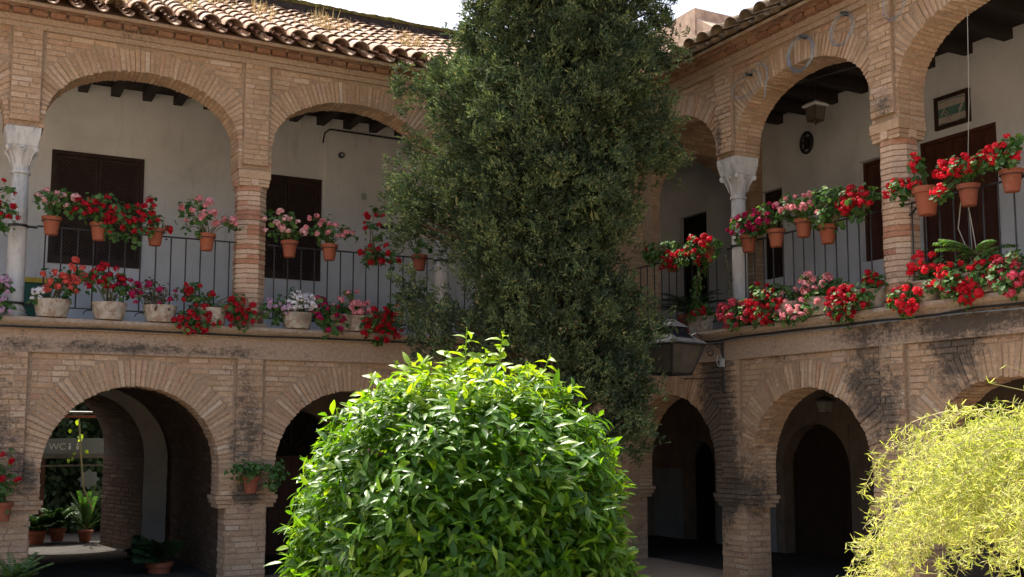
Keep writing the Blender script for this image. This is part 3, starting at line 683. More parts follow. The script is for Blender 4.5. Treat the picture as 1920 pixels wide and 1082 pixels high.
# ------------------------------------------------------------------ columns and pillars
DC = .215
def marble_column(W, u, label):
    o = W.p(u, DC, 2.936); t = thing('marble_column', label, 'column', o, 'marble columns of the upper arcade')
    m = MB(); m.lathe(o, [(.135, 0), (.135, .05), (.118, .055), (.125, .085), (.105, .11), (.10, .125)], 28); m.build('base', M['marble'], t, True)
    m = MB(); m.lathe(o, [(.094, .125), (.097, .6), (.094, 1.2), (.087, 1.63)], 28); m.build('shaft', M['marble'], t, True)
    m = MB(); m.lathe(o, [(.088, 1.62), (.102, 1.628), (.106, 1.645), (.102, 1.662), (.09, 1.668)], 28)
    # bell that turns square
    rows = []
    for i in range(9):
        k = i/8; z = 1.665+.265*k; r = .09+.06*k**1.6; row = []
        for j in range(32):
            a = 2*math.pi*j/32; sq = 1/max(abs(math.cos(a)), abs(math.sin(a)))
            rr = r*(1+(sq-1)*k**2*1.0); row.append(o+Vector((math.cos(a)*rr, math.sin(a)*rr, z)))
        rows.append(row)
    m.add([v for r_ in rows for v in r_], [(i*32+j, i*32+(j+1) % 32, (i+1)*32+(j+1) % 32, (i+1)*32+j) for i in range(8) for j in range(32)])
    cap = m.build('capital', M['marble'], t, True)
    m = MB()
    for sx in (-1, 1):
        for sy in (-1, 1):                                      # corner volutes
            c = o+Vector((sx*.138, sy*.138, 1.893)); ax = Vector((sx, -sy, 0)).normalized(); di = Vector((sx, sy, 0)).normalized()
            for r_, w_ in ((.034, .016), (.021, .022), (.009, .027)):
                pts = []
                k = 14; vs = []
                for e in (-1, 1):
                    vs += [c+ax*(w_*e)+di*(math.cos(2*math.pi*q/k)*r_)+EZ*(math.sin(2*math.pi*q/k)*r_) for q in range(k)]
                m.add(vs, [(q, (q+1) % k, k+(q+1) % k, k+q) for q in range(k)]+[tuple(range(k-1, -1, -1)), tuple(range(k, 2*k))])
            m.tube([c-di*.085+EZ*-.17, c-di*.06+EZ*-.09, c-di*.02+EZ*-.02], [.008, .010, .014], 6)
    m.build('volute', M['marble'], cap)
    m = MB()
    for e in (Vector((1, 0, 0)), Vector((-1, 0, 0)), Vector((0, 1, 0)), Vector((0, -1, 0))):
        c = o+e*.15+EZ*1.90; si = e.cross(EZ)
        for q in range(6):
            a = q*math.pi/3; m.ob(c+si*math.cos(a)*.02+EZ*math.sin(a)*.02, si*.011, EZ*.011, e*.014, 1)
        m.tube([o+e*.105+EZ*1.72, o+e*.135+EZ*1.82, o+e*.165+EZ*1.875], [.008, .01, .012], 5)
    m.build('rosette', M['marble'], cap)
    m = MB(); n = []
    for z, r in ((1.932, .152), (1.95, .156), (2.06, .178), (2.138, .182)):
        n.append([o+Vector((sx*r, sy*r, z)) for sx, sy in ((-1, -1), (1, -1), (1, 1), (-1, 1))])
    m.add([v for r_ in n for v in r_], [(i*4+j, i*4+(j+1) % 4, (i+1)*4+(j+1) % 4, (i+1)*4+j) for i in range(3) for j in range(4)]+[(3, 2, 1, 0), (12, 13, 14, 15)])
    for e in (W.eu, -W.eu, W.ed, -W.ed):                       # raised triangular facets
        si = e.cross(EZ); m.add([o+e*.155+EZ*1.94-si*.02, o+e*.155+EZ*1.94+si*.02, o+e*.192+EZ*2.13+si*.11, o+e*.192+EZ*2.13-si*.11, o+e*.17+EZ*2.13-si*.12, o+e*.17+EZ*2.13+si*.12], [(0, 1, 2, 3), (0, 3, 4), (1, 5, 2), (3, 2, 5, 4)])
    m.build('impost_block', M['marble'], t)
    for z in (.16, 1.035):
        m = MB(); m.lathe(o+EZ*z, [(.092, -.014), (.108, -.014), (.108, .014), (.092, .014)], 24, cap=False)
        m.tube([o+W.eu*-.10+EZ*z-W.ed*.02, o-W.eu*.20+EZ*(z-.004)-W.ed*.03], .014, 6); m.build('iron_collar', M['iron'], t, True)
marble_column(WL, 3*BL, 'leftmost marble column with scrolled capital at the left edge'); marble_column(WL, BL, 'marble column half hidden by the left side of the cypress')
marble_column(WR_, BR, 'marble column with scrolled capital just right of the cypress'); marble_column(WR_, 3*BR, 'marble column of the right arcade nearest the viewer'); marble_column(WL, 5*BL, 'marble column at the far left end of the arcade')

def brick_pillar(W, u, label):
    o = W.p(u, DC, 2.936); t = thing('brick_pillar', label, 'pillar', o, 'striped brick pillars of the upper arcade')
    m = MB(); r8 = lambda r: [(math.cos(math.pi/8+k*math.pi/4)*r/math.cos(math.pi/8), math.sin(math.pi/8+k*math.pi/4)*r/math.cos(math.pi/8)) for k in range(8)]
    oc = lambda r, z: [o+Vector((x, y, z)) for x, y in r8(r)]
    m.add(oc(.168, 0)+oc(.168, 1.83), [(k, (k+1) % 8, 8+(k+1) % 8, 8+k) for k in range(8)])
    m.build('mortar_core', M['mortar'], t)
    br = Bricks(t, M['brick_pillar']); nc = 29; ch = 1.74/nc
    sh = {}
    def sector(r, a0, na, z0, z1):
        p = r8(r); q = [o+Vector((p[(a0+i) % 8][0], p[(a0+i) % 8][1], 0)) for i in range(na+1)]; c = o
        b = MB(); vs = [c+EZ*z0, c+EZ*z1]
        f = []
        for v in q: vs += [v+EZ*z0, v+EZ*z1]
        for i in range(na): f += [(2+2*i, 4+2*i, 5+2*i, 3+2*i), (0, 4+2*i, 2+2*i), (1, 3+2*i, 5+2*i)]
        f += [(0, 2, 3, 1), (0, 1, 3+2*na, 2+2*na)]
        b.add(vs, f); return b
    for k in range(nc):
        a = random.choice((0, 1)); j = a
        for na in random.choice(((3, 2, 3), (2, 3, 3), (4, 2, 2), (2, 2, 2, 2))):
            b = sector(.178+random.uniform(-.002, .004), j, na, k*ch+.006, (k+1)*ch-.006); b.build('brick', M['brick_pillar'], t); j += na
    for z0, z1, r in ((1.742, 1.785, .180), (1.787, 1.832, .186), (1.834, 1.938, .197)):
        m = MB()
        m.box(o.x-r, o.x+r, o.y-r, o.y+r, o.z+z0, o.z+z1-.002); m.build('corbel', M['brick_up'], t)
    for e in (W.eu, -W.eu, -W.ed):                              # bracketed nibs below the corbels
        m = MB(); si = e.cross(EZ); m.ob(o+e*.16+EZ*1.79, si*.045, EZ*.04, e*.045, 1); m.build('bracket', M['brick_pillar'], t)
    m = MB(); m.box(o.x-.19, o.x+.19, o.y-.19, o.y+.19, o.z-.001, o.z+.05); m.build('foot', M['ledge'], t)
brick_pillar(WL, 2*BL, 'striped brick pillar between the two open arches of the left wing'); brick_pillar(WR_, 2*BR, 'striped brick pillar of the right wing with patches of sun')
brick_pillar(WL, 4*BL, 'striped brick pillar far left outside the first arch')
# corner pillar
t = thing('corner_pier', 'square brick pier at the inner corner behind the cypress', 'pier', (.2, .2, 2.93)); m = MB(); m.box(.046, .42, .046, .42, 2.937, 6.25); m.build('mortar_core', M['mortar'], t)
br = Bricks(t, M['brick_pillar'])
br.plane(Vector((0, .046, 0)), Vector((1, 0, 0)), EZ, Vector((0, -1, 0)), -.0, .42, 2.94, 6.2, single=True); br.plane(Vector((.046, 0, 0)), Vector((0, -1, 0)), EZ, Vector((-1, 0, 0)), -.42, .0, 2.94, 6.2, single=True); br.done()

# ------------------------------------------------------------------ railings
def railing(W, u0, u1, label):
    t = thing('railing', label, 'railing', W.p((u0+u1)/2, .06, 2.94), 'iron railings between the upper supports'); d = .07
    m = MB(); W.box(m, u0, u1, d-.018, d+.018, 3.958, 3.972); m.build('top_rail', M['iron'], t)
    m = MB(); W.box(m, u0, u1, d-.012, d+.012, 3.055, 3.07); m.build('bottom_rail', M['iron'], t)
    n = int((u1-u0)/.163); st = (u1-u0)/(n+.001)
    b0 = None
    for i in range(n):
        u = u0+st*(i+.5)
        if b0 is None:
            m = MB(); m.tube([W.p(u, d, 3.07), W.p(u, d, 3.958)], .0085, 6, False); b0 = m.build('baluster', M['iron'], t); first = u
        else:
            o = b0.copy(); COL.objects.link(o); o.parent = t; o.location = b0.location+W.eu*(u-first)
    for k in range(1, 4):
        u = u0+(u1-u0)*k/4; m = MB()
        m.tube([W.p(u+.07*math.cos(a)-.03, d, 3.0+.05*math.sin(a)) for a in [math.pi*i/8 for i in range(9)]], .006, 5); m.build('scroll_foot', M['iron'], t)
for k, lb in ((0, 'iron railing hidden behind the cypress in the left wing corner bay'), (1, 'iron railing between striped brick pillar and cypress on the left wing'), (2, 'iron railing between the leftmost marble column and striped brick pillar'), (3, 'iron railing at the left edge beyond the leftmost column')):
    railing(WL, k*BL+.19, (k+1)*BL-.19, lb)
for k, lb in ((0, 'iron railing of the corner bay above the big lantern'), (1, 'iron railing between the right marble column and sunlit brick pillar'), (2, 'iron railing before the brown plank door at the right edge')):
    railing(WR_, k*BR+.19, (k+1)*BR-.19, lb)

# ------------------------------------------------------------------ windows and doors
def lattice_window(W, u0, u1, z0, z1, d, label):
    t = thing('window', label, 'window', W.p((u0+u1)/2, d, z0)); f = .055
    for a, b, c, e in ((u0, u1, z1-f, z1), (u0, u1, z0, z0+f), (u0, u0+f, z0+f, z1-f), (u1-f, u1, z0+f, z1-f)):
        m = MB(); W.box(m, a+.001, b-.001, d-.02, d+.05, c, e); m.build('frame', M['wood'], t)
    mid = (u0+u1)/2
    for a, b in ((u0+f, mid-.003), (mid+.003, u1-f)):
        m = MB()
        for x0, x1, c, e in ((a, b, z1-f-.05, z1-f-.002), (a, b, z0+f+.002, z0+f+.05), (a+.001, a+.04, z0+f+.05, z1-f-.05), (b-.04, b-.001, z0+f+.05, z1-f-.05)): W.box(m, x0, x1, d+.005, d+.03, c, e)
        sh = m.build('shutter', M['wood'], t)
        m = MB(); a2, b2, c2, e2 = a+.04, b-.04, z0+f+.05, z1-f-.05; s_ = .052; hw = .0085
        for sg, dd in ((1, .016), (-1, .024)):
            k = -40
            while k < 60:
                off = k*s_; k += 1                              # line z = c2+off + sg*(u-a2)
                p = []
                zz = lambda u: (c2+off+(u-a2) if sg > 0 else c2+off-(u-a2))
                lo, hi = a2, b2
                # clip to c2..e2
                if sg > 0: lo = max(lo, a2-off); hi = min(hi, a2+(e2-c2)-off)
                else: lo = max(lo, a2+off-(e2-c2)); hi = min(hi, a2+off)
                if hi-lo < .01: continue
                A = W.p(lo, d+dd, zz(lo)); B = W.p(hi, d+dd, zz(hi)); D = (B-A).normalized(); S = D.cross(W.ed)
                m.ob((A+B)/2, D*((B-A).length/2), S*hw, W.ed*.0035)
        g_ = m.build('lattice', M['lattice'], sh); g_['kind'] = 'stuff'
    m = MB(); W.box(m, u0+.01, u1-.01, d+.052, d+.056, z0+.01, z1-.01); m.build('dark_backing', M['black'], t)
lattice_window(WL, 6.12, 7.31, 3.92, 5.46, 2.5, 'brown latticed window behind the leftmost arch'); lattice_window(WL, 3.56, 4.60, 3.92, 5.46, 2.5, 'brown latticed window just right of the striped brick pillar')
def plank_door(W, u0, u1, z0, z1, d, label, m_, name='door', np_=7, handle=True):
    t = thing(name, label, name.split('_')[-1], W.p((u0+u1)/2, d, z0)); f = .05
    for a, b, c, e in ((u0, u1, z1-f, z1-.001), (u0, u0+f, z0, z1-f), (u1-f, u1, z0, z1-f)):
        m = MB(); W.box(m, a+.001, b-.001, d-.012, d+.05, c, e); m.build('frame', m_, t)
    st = (u1-u0-2*f)/np_
    for i in range(np_):
        m = MB(); W.box(m, u0+f+i*st+.003, u0+f+(i+1)*st-.003, d+.01+random.uniform(0, .004), d+.04, z0+.005, z1-f-.003); m.build('plank', m_, t)
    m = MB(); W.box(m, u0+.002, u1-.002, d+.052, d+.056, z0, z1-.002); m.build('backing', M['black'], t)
plank_door(WR_, 3.40, 4.53, 2.95, 5.37, 2.52, 'wide brown plank door behind the sunlit geraniums of the right wing', M['wood_red'])
plank_door(WR_, 2.35, 3.18, 3.97, 5.36, 2.60, 'dark reddish shutter window partly hidden by the sunlit brick pillar', M['wood_red'], 'window', 4)
plank_door(WR_, .36, .83, 3.98, 5.34, 2.60, 'narrow dark shutter window right of the right marble column', M['wood'], 'window', 3)
plank_door(WR_, -1.70, -.97, 2.95, 5.31, 2.60, 'dark door in the inner corner seen left of the right marble column', M['black'], 'door', 5)
plank_door(WR_, .70, 2.02, ZG, 1.8, 2.70, 'arched dark plank door in the middle of the right lower arcade', M['wood'], 'door', 8)
plank_door(WR_, -1.62, -.9, ZG, 1.55, 2.70, 'narrow dark doorway in the right lower arcade by the corner', M['black'], 'door', 4)
plank_door(WR_, 4.3, 5.6, ZG, 1.8, 2.70, 'dark plank door behind the yellow fern in the right lower arcade', M['wood'], 'door', 8)
plank_door(WL, 8.6, 9.9, ZG, 2.0, 2.68, 'dark plank door beyond the left edge of the lower arcade', M['wood'], 'door', 8)
# fan light door lower left bay 2
t = thing('fanlight_door', 'dark double door with a spoked half round fanlight behind the orange tree', 'door', WL.p(3.9, 2.7, ZG))
for i in range(8):
    m = MB(); st = 1.28/8; WL.box(m, 3.26+i*st+.003, 3.26+(i+1)*st-.003, 2.655, 2.69, ZG, 1.27); m.build('plank', M['wood_red'], t)
m = MB(); WL.box(m, 3.26, 4.54, 2.64, 2.69, 1.275, 1.335); m.build('transom', M['wood_red'], t)
for i in range(1, 6):
    a = math.pi*i/6; m = MB(); m.tube([WL.p(3.9+.12*math.cos(a), 2.65, 1.35+.12*math.sin(a)), WL.p(3.9+.64*math.cos(a), 2.65, 1.35+.62*math.sin(a))], .014, 5); m.build('spoke', M['wood'], t)
m = MB(); m.tube([WL.p(3.9+.13*math.cos(a), 2.65, 1.35+.13*math.sin(a)) for a in [math.pi*i/10 for i in range(11)]], .014, 5); m.build('hub_arc', M['wood'], t)
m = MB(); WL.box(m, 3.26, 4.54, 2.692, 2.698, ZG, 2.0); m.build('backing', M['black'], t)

# framed picture ---------------------------------------------------------
t = thing('framed_picture', 'dark framed green and white certificate on the wall above the plank door', 'picture', WR_.p(3.94, 2.48, 5.5))
u0, u1, z0, z1 = 3.68, 4.20, 5.46, 5.88
for a, b, c, e in ((u0, u1, z1-.05, z1), (u0, u1, z0, z0+.05), (u0, u0+.05, z0+.05, z1-.05), (u1-.05, u1, z0+.05, z1-.05)):
    m = MB(); WR_.box(m, a, b, 2.455, 2.495, c, e); m.build('frame', M['wood'], t)
PAP = plain('cream_print_paper', (.42, .38, .33), .7, .05, 4, 0); GRN = plain('sea_green_print', (.09, .18, .15), .7, .1, 4, 0)
m = MB(); WR_.box(m, u0+.05, u1-.05, 2.475, 2.488, z0+.05, z1-.05); m.build('print', PAP, t)
m = MB(); WR_.box(m, u0+.055, u1-.055, 2.470, 2.474, z0+.15, z0+.26)
for zz, sg in ((z1-.085, 1), (z0+.075, -1)):
    pts = [(u0+.07+i*(u1-u0-.14)/12) for i in range(13)]
    for a, b in zip(pts, pts[1:]):
        k = lambda x: .022*(1-((x-(u0+u1)/2)/.2)**2)*sg
        m.add([WR_.p(a, 2.472, zz+k(a)-.007), WR_.p(b, 2.472, zz+k(b)-.007), WR_.p(b, 2.472, zz+k(b)+.007), WR_.p(a, 2.472, zz+k(a)+.007)], [(0, 1, 2, 3)])
m.build('green_bands', GRN, t)
m = MB(); random.seed(5)
cx = (u0+u1)/2
for a, b, c, e in ((-.1, .22, -.02, .13), (.02, .28, .05, .27), (-.02, .08, -.12, .2), (.06, .04, .16, .24), (-.12, .3, -.06, .31), (.0, .3, .09, .32), (-.07, .11, .03, .12), (-.04, .33, .06, .34), (-.16, .17, -.1, .25), (.1, .18, .17, .26)):
    m.tube([WR_.p(cx+a, 2.467, z0+b), WR_.p(cx+(a+c)/2, 2.467, z0+(b+e)/2+.012), WR_.p(cx+c, 2.467, z0+e)], .006, 4)
m.build('emblem_strokes', PAP, t)
# round iron ornament ----------------------------------------------------
t = thing('wall_ornament', 'round black iron ornament on the white wall right of the marble column', 'ornament', WR_.p(1.40, 2.47, 5.87)); o = WR_.p(1.40, 2.47, 5.87)
m = MB(); ring = [o+WR_.eu*math.cos(a)*.115+EZ*math.sin(a)*.15 for a in [2*math.pi*i/28 for i in range(29)]]; m.tube(ring, .022, 6); m.build('rim', M['iron'], t, True)
m = MB(); WR_.box(m, 1.40-.07, 1.40+.07, 2.485, 2.495, 5.78, 5.96); m.build('dark_plate', M['iron'], t)
for i in range(5):
    a = 2*math.pi*i/5+.3; m = MB(); m.tube([o+WR_.eu*math.cos(a)*.03+EZ*math.sin(a)*.03, o+WR_.eu*math.cos(a+.3)*.06+EZ*math.sin(a+.3)*.08, o+WR_.eu*math.cos(a)*.105+EZ*math.sin(a)*.14], .012, 5); m.build('spoke', M['lattice'], t)
t = thing('wall_lamp', 'small round lamp high on the white wall left of the cypress', 'lamp', WL.p(3.27, 2.46, 5.87)); o = WL.p(3.27, 2.46, 5.87)
m = MB(); m.tube([o+Vector((0, .04, 0)), o+Vector((0, -.03, 0))], .045, 14); m.build('housing', M['iron'], t); m = MB(); m.tube([o+Vector((0, -.031, 0)), o+Vector((0, -.036, 0))], .028, 14); m.build('lens', M['whiteplastic'], t)
o = WL.p(2.52, 2.49, 4.83); t = thing('wall_plate', 'small dark plate on the white wall left of the cypress', 'plate', o); m = MB(); WL.box(m, 2.42, 2.62, 2.455, 2.471, 4.80, 4.87); m.build('plate', M['lattice'], t)
m = MB(); WL.box(m, 2.86, 2.94, 2.45, 2.471, 5.22, 5.32); tag(m.build('socket_box', M['whiteplastic'], smooth=False), 'pale wall socket box on the white wall below the small round lamp', 'socket')
cable('cable', [WL.p(3.56, 2.47, 6.03), WL.p(3.54, 2.46, 6.18), WL.p(3.46, 2.455, 6.25), WL.p(2.0, 2.455, 6.24), WL.p(.5, 2.455, 6.25)], .012, M['cable'], 'black cable running under the ceiling beams of the left gallery', 'cable')

# wire coils --------------------------------------------------------------
def coil(u, z, ru, rz, tilt, n, label, d=-.085, turns=7):
    o = WR_.p(u, d, z); t = thing('wire_coil', label, 'coil', o+EZ*rz, 'wire coils hung under the right eave'); m = MB(); pts = []
    random.seed(int(u*100)); NS = 30
    for k in range(turns):
        pu, pz = random.uniform(-.02, .02), random.uniform(-.02, .02); s1 = random.uniform(.9, 1.08); s2 = random.uniform(.9, 1.06)
        for i in range(NS):
            a = 2*math.pi*i/NS; pts.append(o+WR_.eu*(math.cos(a)*ru*s1+pu+math.sin(a)*tilt)+EZ*(math.sin(a)*rz*s2+pz)+WR_.ed*random.uniform(-.008, .008))
    m.tube(pts, .0030, 4); m.build('wire_loops', M['wire'], t)
    m = MB(); m.ob(o+EZ*rz+WR_.ed*.05, WR_.eu*.012, EZ*.015, WR_.ed*.05); m.build('hook', M['iron'], t)
coil(3.08, 5.84, .26, .14, .05, 3, 'loose sagging wire coil nearest the cypress', turns=3)
coil(4.02, 5.93, .20, .20, 0, 7, 'thick round wire coil above the crown of the middle right arch', turns=8)
coil(4.65, 6.0, .155, .18, .02, 5, 'round wire coil between the middle arch crown and the pilaster', turns=5)
coil(5.38, 6.05, .14, .19, .02, 4, 'wire coil hanging on the pilaster over the sunlit brick pillar', turns=4)
coil(6.12, 6.02, .15, .2, .0, 6, 'shiny wire coil at the top of the rightmost arch', turns=6)
cable('hanging_wire', [WR_.p(3.25, -.06, 6.05), WR_.p(3.4, -.07, 6.0), WR_.p(3.45, -.065, 5.9), WR_.p(3.40, -.06, 5.72), WR_.p(3.38, -.06, 5.6)], .007, M['wire'], 'loose pale wire end dangling between two wire coils', 'wire')
cable('awning_cord', [WR_.p(6.15, .03, 5.72), WR_.p(6.12, .03, 4.8), WR_.p(6.06, .03, 3.97), WR_.p(6.09, .02, 3.3)], .0035, M['cord'], 'pale cord hanging down past the framed picture', 'cord')
cable('awning_cord', [WR_.p(6.02, .0, 3.95), WR_.p(5.96, -.0, 3.6), WR_.p(6.10, .0, 3.25)], .005, M['cord'], 'slack loop of pale cord below the rail before the plank door', 'cord')
cable('awning_cord', [WR_.p(6.05, .0, 3.95), WR_.p(6.10, -.0, 3.7), WR_.p(6.16, .0, 3.3)], .005, M['cord'], 'second strand of pale cord tied to the rail before the plank door', 'cord')

# lanterns ----------------------------------------------------------------
def big_lantern():
    o = Vector((-.80, -2.46, 2.36)); t = thing('wall_lantern', 'large dark four sided street lantern on a scrolled bracket at the right marble column', 'lantern', o)
    h0, h1 = .17, .29; z1 = .35
    c0 = [(-1, -1), (1, -1), (1, 1), (-1, 1)]; rot = R(12)
    P = lambda sx, sy, h, z: o+Vector(((sx*math.cos(rot)-sy*math.sin(rot))*h, (sx*math.sin(rot)+sy*math.cos(rot))*h, z))
    for i in range(4):
        a, b = c0[i], c0[(i+1) % 4]
        m = MB(); m.tube([P(*a, h0, 0), P(*a, h1, z1)], .014, 5); m.build('corner_bar', M['iron'], t)
        m = MB(); m.tube([P(*a, h0, 0), P(*b, h0, 0)], .013, 5); m.tube([P(*a, h1, z1), P(*b, h1, z1)], .018, 5); m.build('edge_bar', M['iron'], t)
        m = MB(); q = .985; m.add([P(*a, h0*q, .005), P(*b, h0*q, .005), P(*b, h1*q, z1-.005), P(*a, h1*q, z1-.005)], [(0, 1, 2, 3)]); m.build('pane', M['lampglass'], t)
    ROOF = plain('tarnished_lamp_roof', (.022, .022, .026), .85, .5, 9, .4, .1)
    m = MB(); vs = [P(*a, .315, z1+.005) for a in c0]+[P(*a, .305, z1+.02) for a in c0]+[P(*a, .15, z1+.13) for a in c0]
    m.add(vs, [(i+4*k, (i+1) % 4+4*k, (i+1) % 4+4*k+4, i+4*k+4) for k in range(2) for i in range(4)]+[(3, 2, 1, 0)]); m.build('roof', ROOF, t)
    m = MB(); vs = [P(*a, .145, z1+.125) for a in c0]+[P(*a, .13, z1+.20) for a in c0]+[P(*a, .16, z1+.21) for a in c0]+[P(*a, .03, z1+.31) for a in c0]
    m.add(vs, [(i+4*k, (i+1) % 4+4*k, (i+1) % 4+4*k+4, i+4*k+4) for k in range(3) for i in range(4)]); m.tube([o+EZ*(z1+.3), o+EZ*(z1+.36)], [.02, .008], 6); m.build('chimney', ROOF, t)
    m = MB(); m.add([P(*a, h0, 0) for a in c0], [(0, 1, 2, 3)]); m.build('base_plate', M['iron'], t)
    m = MB()
    m.tube([Vector((-.012, -2.46, 2.78)), Vector((-.012, -2.46, 2.15))], .018, 5)
    m.tube([Vector((-.01, -2.46, 2.75)), Vector((-.50, -2.46, 2.74))], .013, 5)
    m.tube([Vector((-.02, -2.46, 2.33)), Vector((-.62, -2.46, 2.31))], .008, 5)
    m.tube([Vector((-.30, -2.46, 2.75)), Vector((-.34, -2.46, 2.84)), Vector((-.42, -2.46, 2.87)), Vector((-.50, -2.46, 2.83)), Vector((-.54, -2.46, 2.74))], .010, 5)
    def spiral(c, r, s, e, n=22): return [c+Vector((math.cos(s+(e-s)*i/n), 0, math.sin(s+(e-s)*i/n)))*(r*(1-.75*i/n)) for i in range(n+1)]
    m.tube(spiral(Vector((-.20, -2.46, 2.65)), .07, 1.2, 9.5), .008, 5); m.tube([Vector((-.02, -2.46, 2.60)), Vector((-.05, -2.46, 2.70)), Vector((-.12, -2.46, 2.735))], .009, 5)
    m.tube(spiral(Vector((-.10, -2.46, 2.22)), .065, 0, 8.5), .008, 5); m.build('bracket', M['iron'], t)
    b = Vector((-.06, -2.50, 2.52)); t2 = thing('junction_box', 'small white electric box wired beside the big lantern bracket', 'electric box', b); m = MB(); m.ob(b, Vector((.022, 0, 0)), Vector((0, .022, 0)), EZ*.05); m.build('case', M['whiteplastic'], t2)
    m = MB(); m.tube([b+EZ*.05, b+EZ*.09+Vector((-.02, 0, 0)), b+EZ*.09+Vector((-.07, 0, 0)), b+Vector((-.085, 0, 0)), b-EZ*.05+Vector((-.05, 0, 0))], .006, 5); m.build('wire', M['whiteplastic'], t2)
big_lantern()
def _unused(): pass
def small_lantern(o, label, s=1., m1='plaster', top=6.3):
    t = thing('hanging_lantern', label, 'lantern', o); m = MB()
    m.tube([o+EZ*.36*s, Vector((o.x, o.y, top))], .006, 5); m.build('chain', M['iron'], t)
    c0 = [(-1, -1), (1, -1), (1, 1), (-1, 1)]; P = lambda a, h, z: o+Vector((a[0]*h, a[1]*h, z))*s
    for i in range(4):
        a, b = c0[i], c0[(i+1) % 4]; m = MB(); m.tube([P(a, .10, 0), P(a, .125, .26)], .008*s, 4); m.tube([P(a, .10, 0), P(b, .10, 0)], .008*s, 4); m.build('corner_bar', M['wood' if m1 != 'iron' else 'iron'], t)
        m = MB(); m.add([P(a, .098, .01), P(b, .098, .01), P(b, .122, .25), P(a, .122, .25)], [(0, 1, 2, 3)]); m.build('pane', M['lampglass'], t)
    m = MB(); vs = [P(a, .16, .26) for a in c0]+[P(a, .165, .29) for a in c0]+[P(a, .11, .34) for a in c0]+[P(a, .03, .38) for a in c0]
    m.add(vs, [(i+4*k, (i+1) % 4+4*k, (i+1) % 4+4*k+4, i+4*k+4) for k in range(3) for i in range(4)]+[(3, 2, 1, 0)]); m.build('roof', M['plaster' if m1 != 'iron' else 'iron'], t)
    m = MB(); m.tube([o-EZ*.03*s, o-EZ*.07*s], .012*s, 6); m.build('finial', M['iron'], t)
small_lantern(WR_.p(2.80, 1.3, 5.66), 'pale framed lantern hanging from the beams of the right upper gallery', .72)
small_lantern(WR_.p(3.53, .6, 1.90), 'small glass lantern hanging in the crown of the middle right lower arch', .5, 'iron', 2.6)
m = MB(); m.tube([WR_.p(2.3, 1.3, 6.28), WR_.p(4.6, 1.3, 6.05)], .010, 5); tag(m.build('tie_rod', M['lampglass']), 'thin iron rod under the beams of the right upper gallery', 'rod')
m = MB(); a = WR_.p(6.62, .25, 5.80); b = WR_.p(7.6, .2, 6.15); m.tube([a, a.lerp(b, .06), a.lerp(b, .3), b], [.02, .05, .10, .12], 10)
tag(m.build('rolled_awning', plain('ochre_canvas', (.50, .34, .18), .9, .1, 6), smooth=True), 'ochre rolled canvas awning end at the top right corner', 'awning')
# odds and ends -------------------------------------------------------------
o = Vector((-7.57, 1.0, 2.935)); t = thing('storage_bin', 'green bin with yellow lid behind the leftmost marble column', 'bin', o)
m = MB(); m.box(-7.80, -7.38, .8, 1.2, 2.935, 3.42); m.build('body', M['green'], t); m = MB(); m.box(-7.82, -7.36, .78, 1.22, 3.421, 3.48); m.build('lid', M['yellow'], t)
# rear patio -----------------------------------------------------------------
t = thing('sign_board', 'grey overhead board with pale W.C. sign seen through the left passage', 'sign', (-6.7, 6.2, 1.3))
m = MB(); m.box(-8.2, -5.4, 6.2, 6.28, 1.33, 1.58); m.build('board', M['greypaint'], t)
m = MB(); m.box(-8.2, -5.4, 6.17, 6.3, 1.26, 1.325); m.tube([Vector((-8.2, 6.2, 1.14)), Vector((-5.4, 6.2, 1.14))], .02, 6); m.build('rail', M['lampglass'], t)
fc = bpy.data.curves.new('sign_text', 'FONT'); fc.body = 'WC'; fc.size = .15; fc.extrude = .004; fo = bpy.data.objects.new('lettering', fc); COL.objects.link(fo)
bpy.context.view_layer.update(); me = bpy.data.meshes.new_from_object(fo.evaluated_get(bpy.context.evaluated_depsgraph_get())); bpy.data.objects.remove(fo)
fo = bpy.data.objects.new('lettering', me); COL.objects.link(fo); me.materials.clear(); me.materials.append(M['signpaint'])
fo.parent = t; fo.location = Vector((-6.88, 6.19, 1.40))-ORG[t.name]; fo.rotation_euler = (R(90), 0, 0)
m = MB()
for x in (-6.56, -6.44):
    m.tube([Vector((x, 6.19, 1.49)), Vector((x, 6.185, 1.49))], .018, 8); m.box(x-.018, x+.018, 6.185, 6.192, 1.40, 1.465)
m.build('toilet_figures', M['signpaint'], t)
for z, mm, lb in ((2.02, 'lampglass', 'pale pipe crossing the rear patio above the sign board'), (1.95, 'terracotta', 'orange pipe crossing the rear patio above the sign board')):
    m = MB(); m.tube([Vector((-8.2, 6.8, z)), Vector((-5.2, 6.8, z))], .022, 6); tag(m.build('pipe', M[mm]), lb, 'pipe')
o = Vector((-6.93, 6.6, 1.78)); small_lantern(o, 'dark wooden lantern in the rear patio above the sign board', 1.1, 'iron', 2.9)
m = MB(); c = Vector((-6.27, 6.0, .92))
star = []
for i in range(16):
    a = 2*math.pi*i/16; r = .17 if i % 2 == 0 else .125; star.append((c.x+math.cos(a)*r, c.z+math.sin(a)*r))
m.add([(x, 6.0, z) for x, z in star]+[(x, 6.02, z) for x, z in star], [tuple(range(15, -1, -1)), tuple(range(16, 32))]+[(i, (i+1) % 16, 16+(i+1) % 16, 16+i) for i in range(16)])
tag(m.build('star_ornament', M['greypaint']), 'pale star shaped ornament among the vines of the rear patio', 'ornament')
m = MB(); m.box(-9, -4, 8.6, 8.8, ZG, 5.0); tag(m.build('patio_wall', M['darkwall']), 'dark wall closing the rear patio behind the vines', 'wall')
m = MB(); m.box(-7.12, -7.0, 6.9, 7.02, ZG, 1.3); m.box(-6.92, -6.86, 6.9, 6.96, ZG, 1.3); tag(m.build('wooden_post', M['wood_red']), 'reddish wooden door posts in the rear patio', 'post')
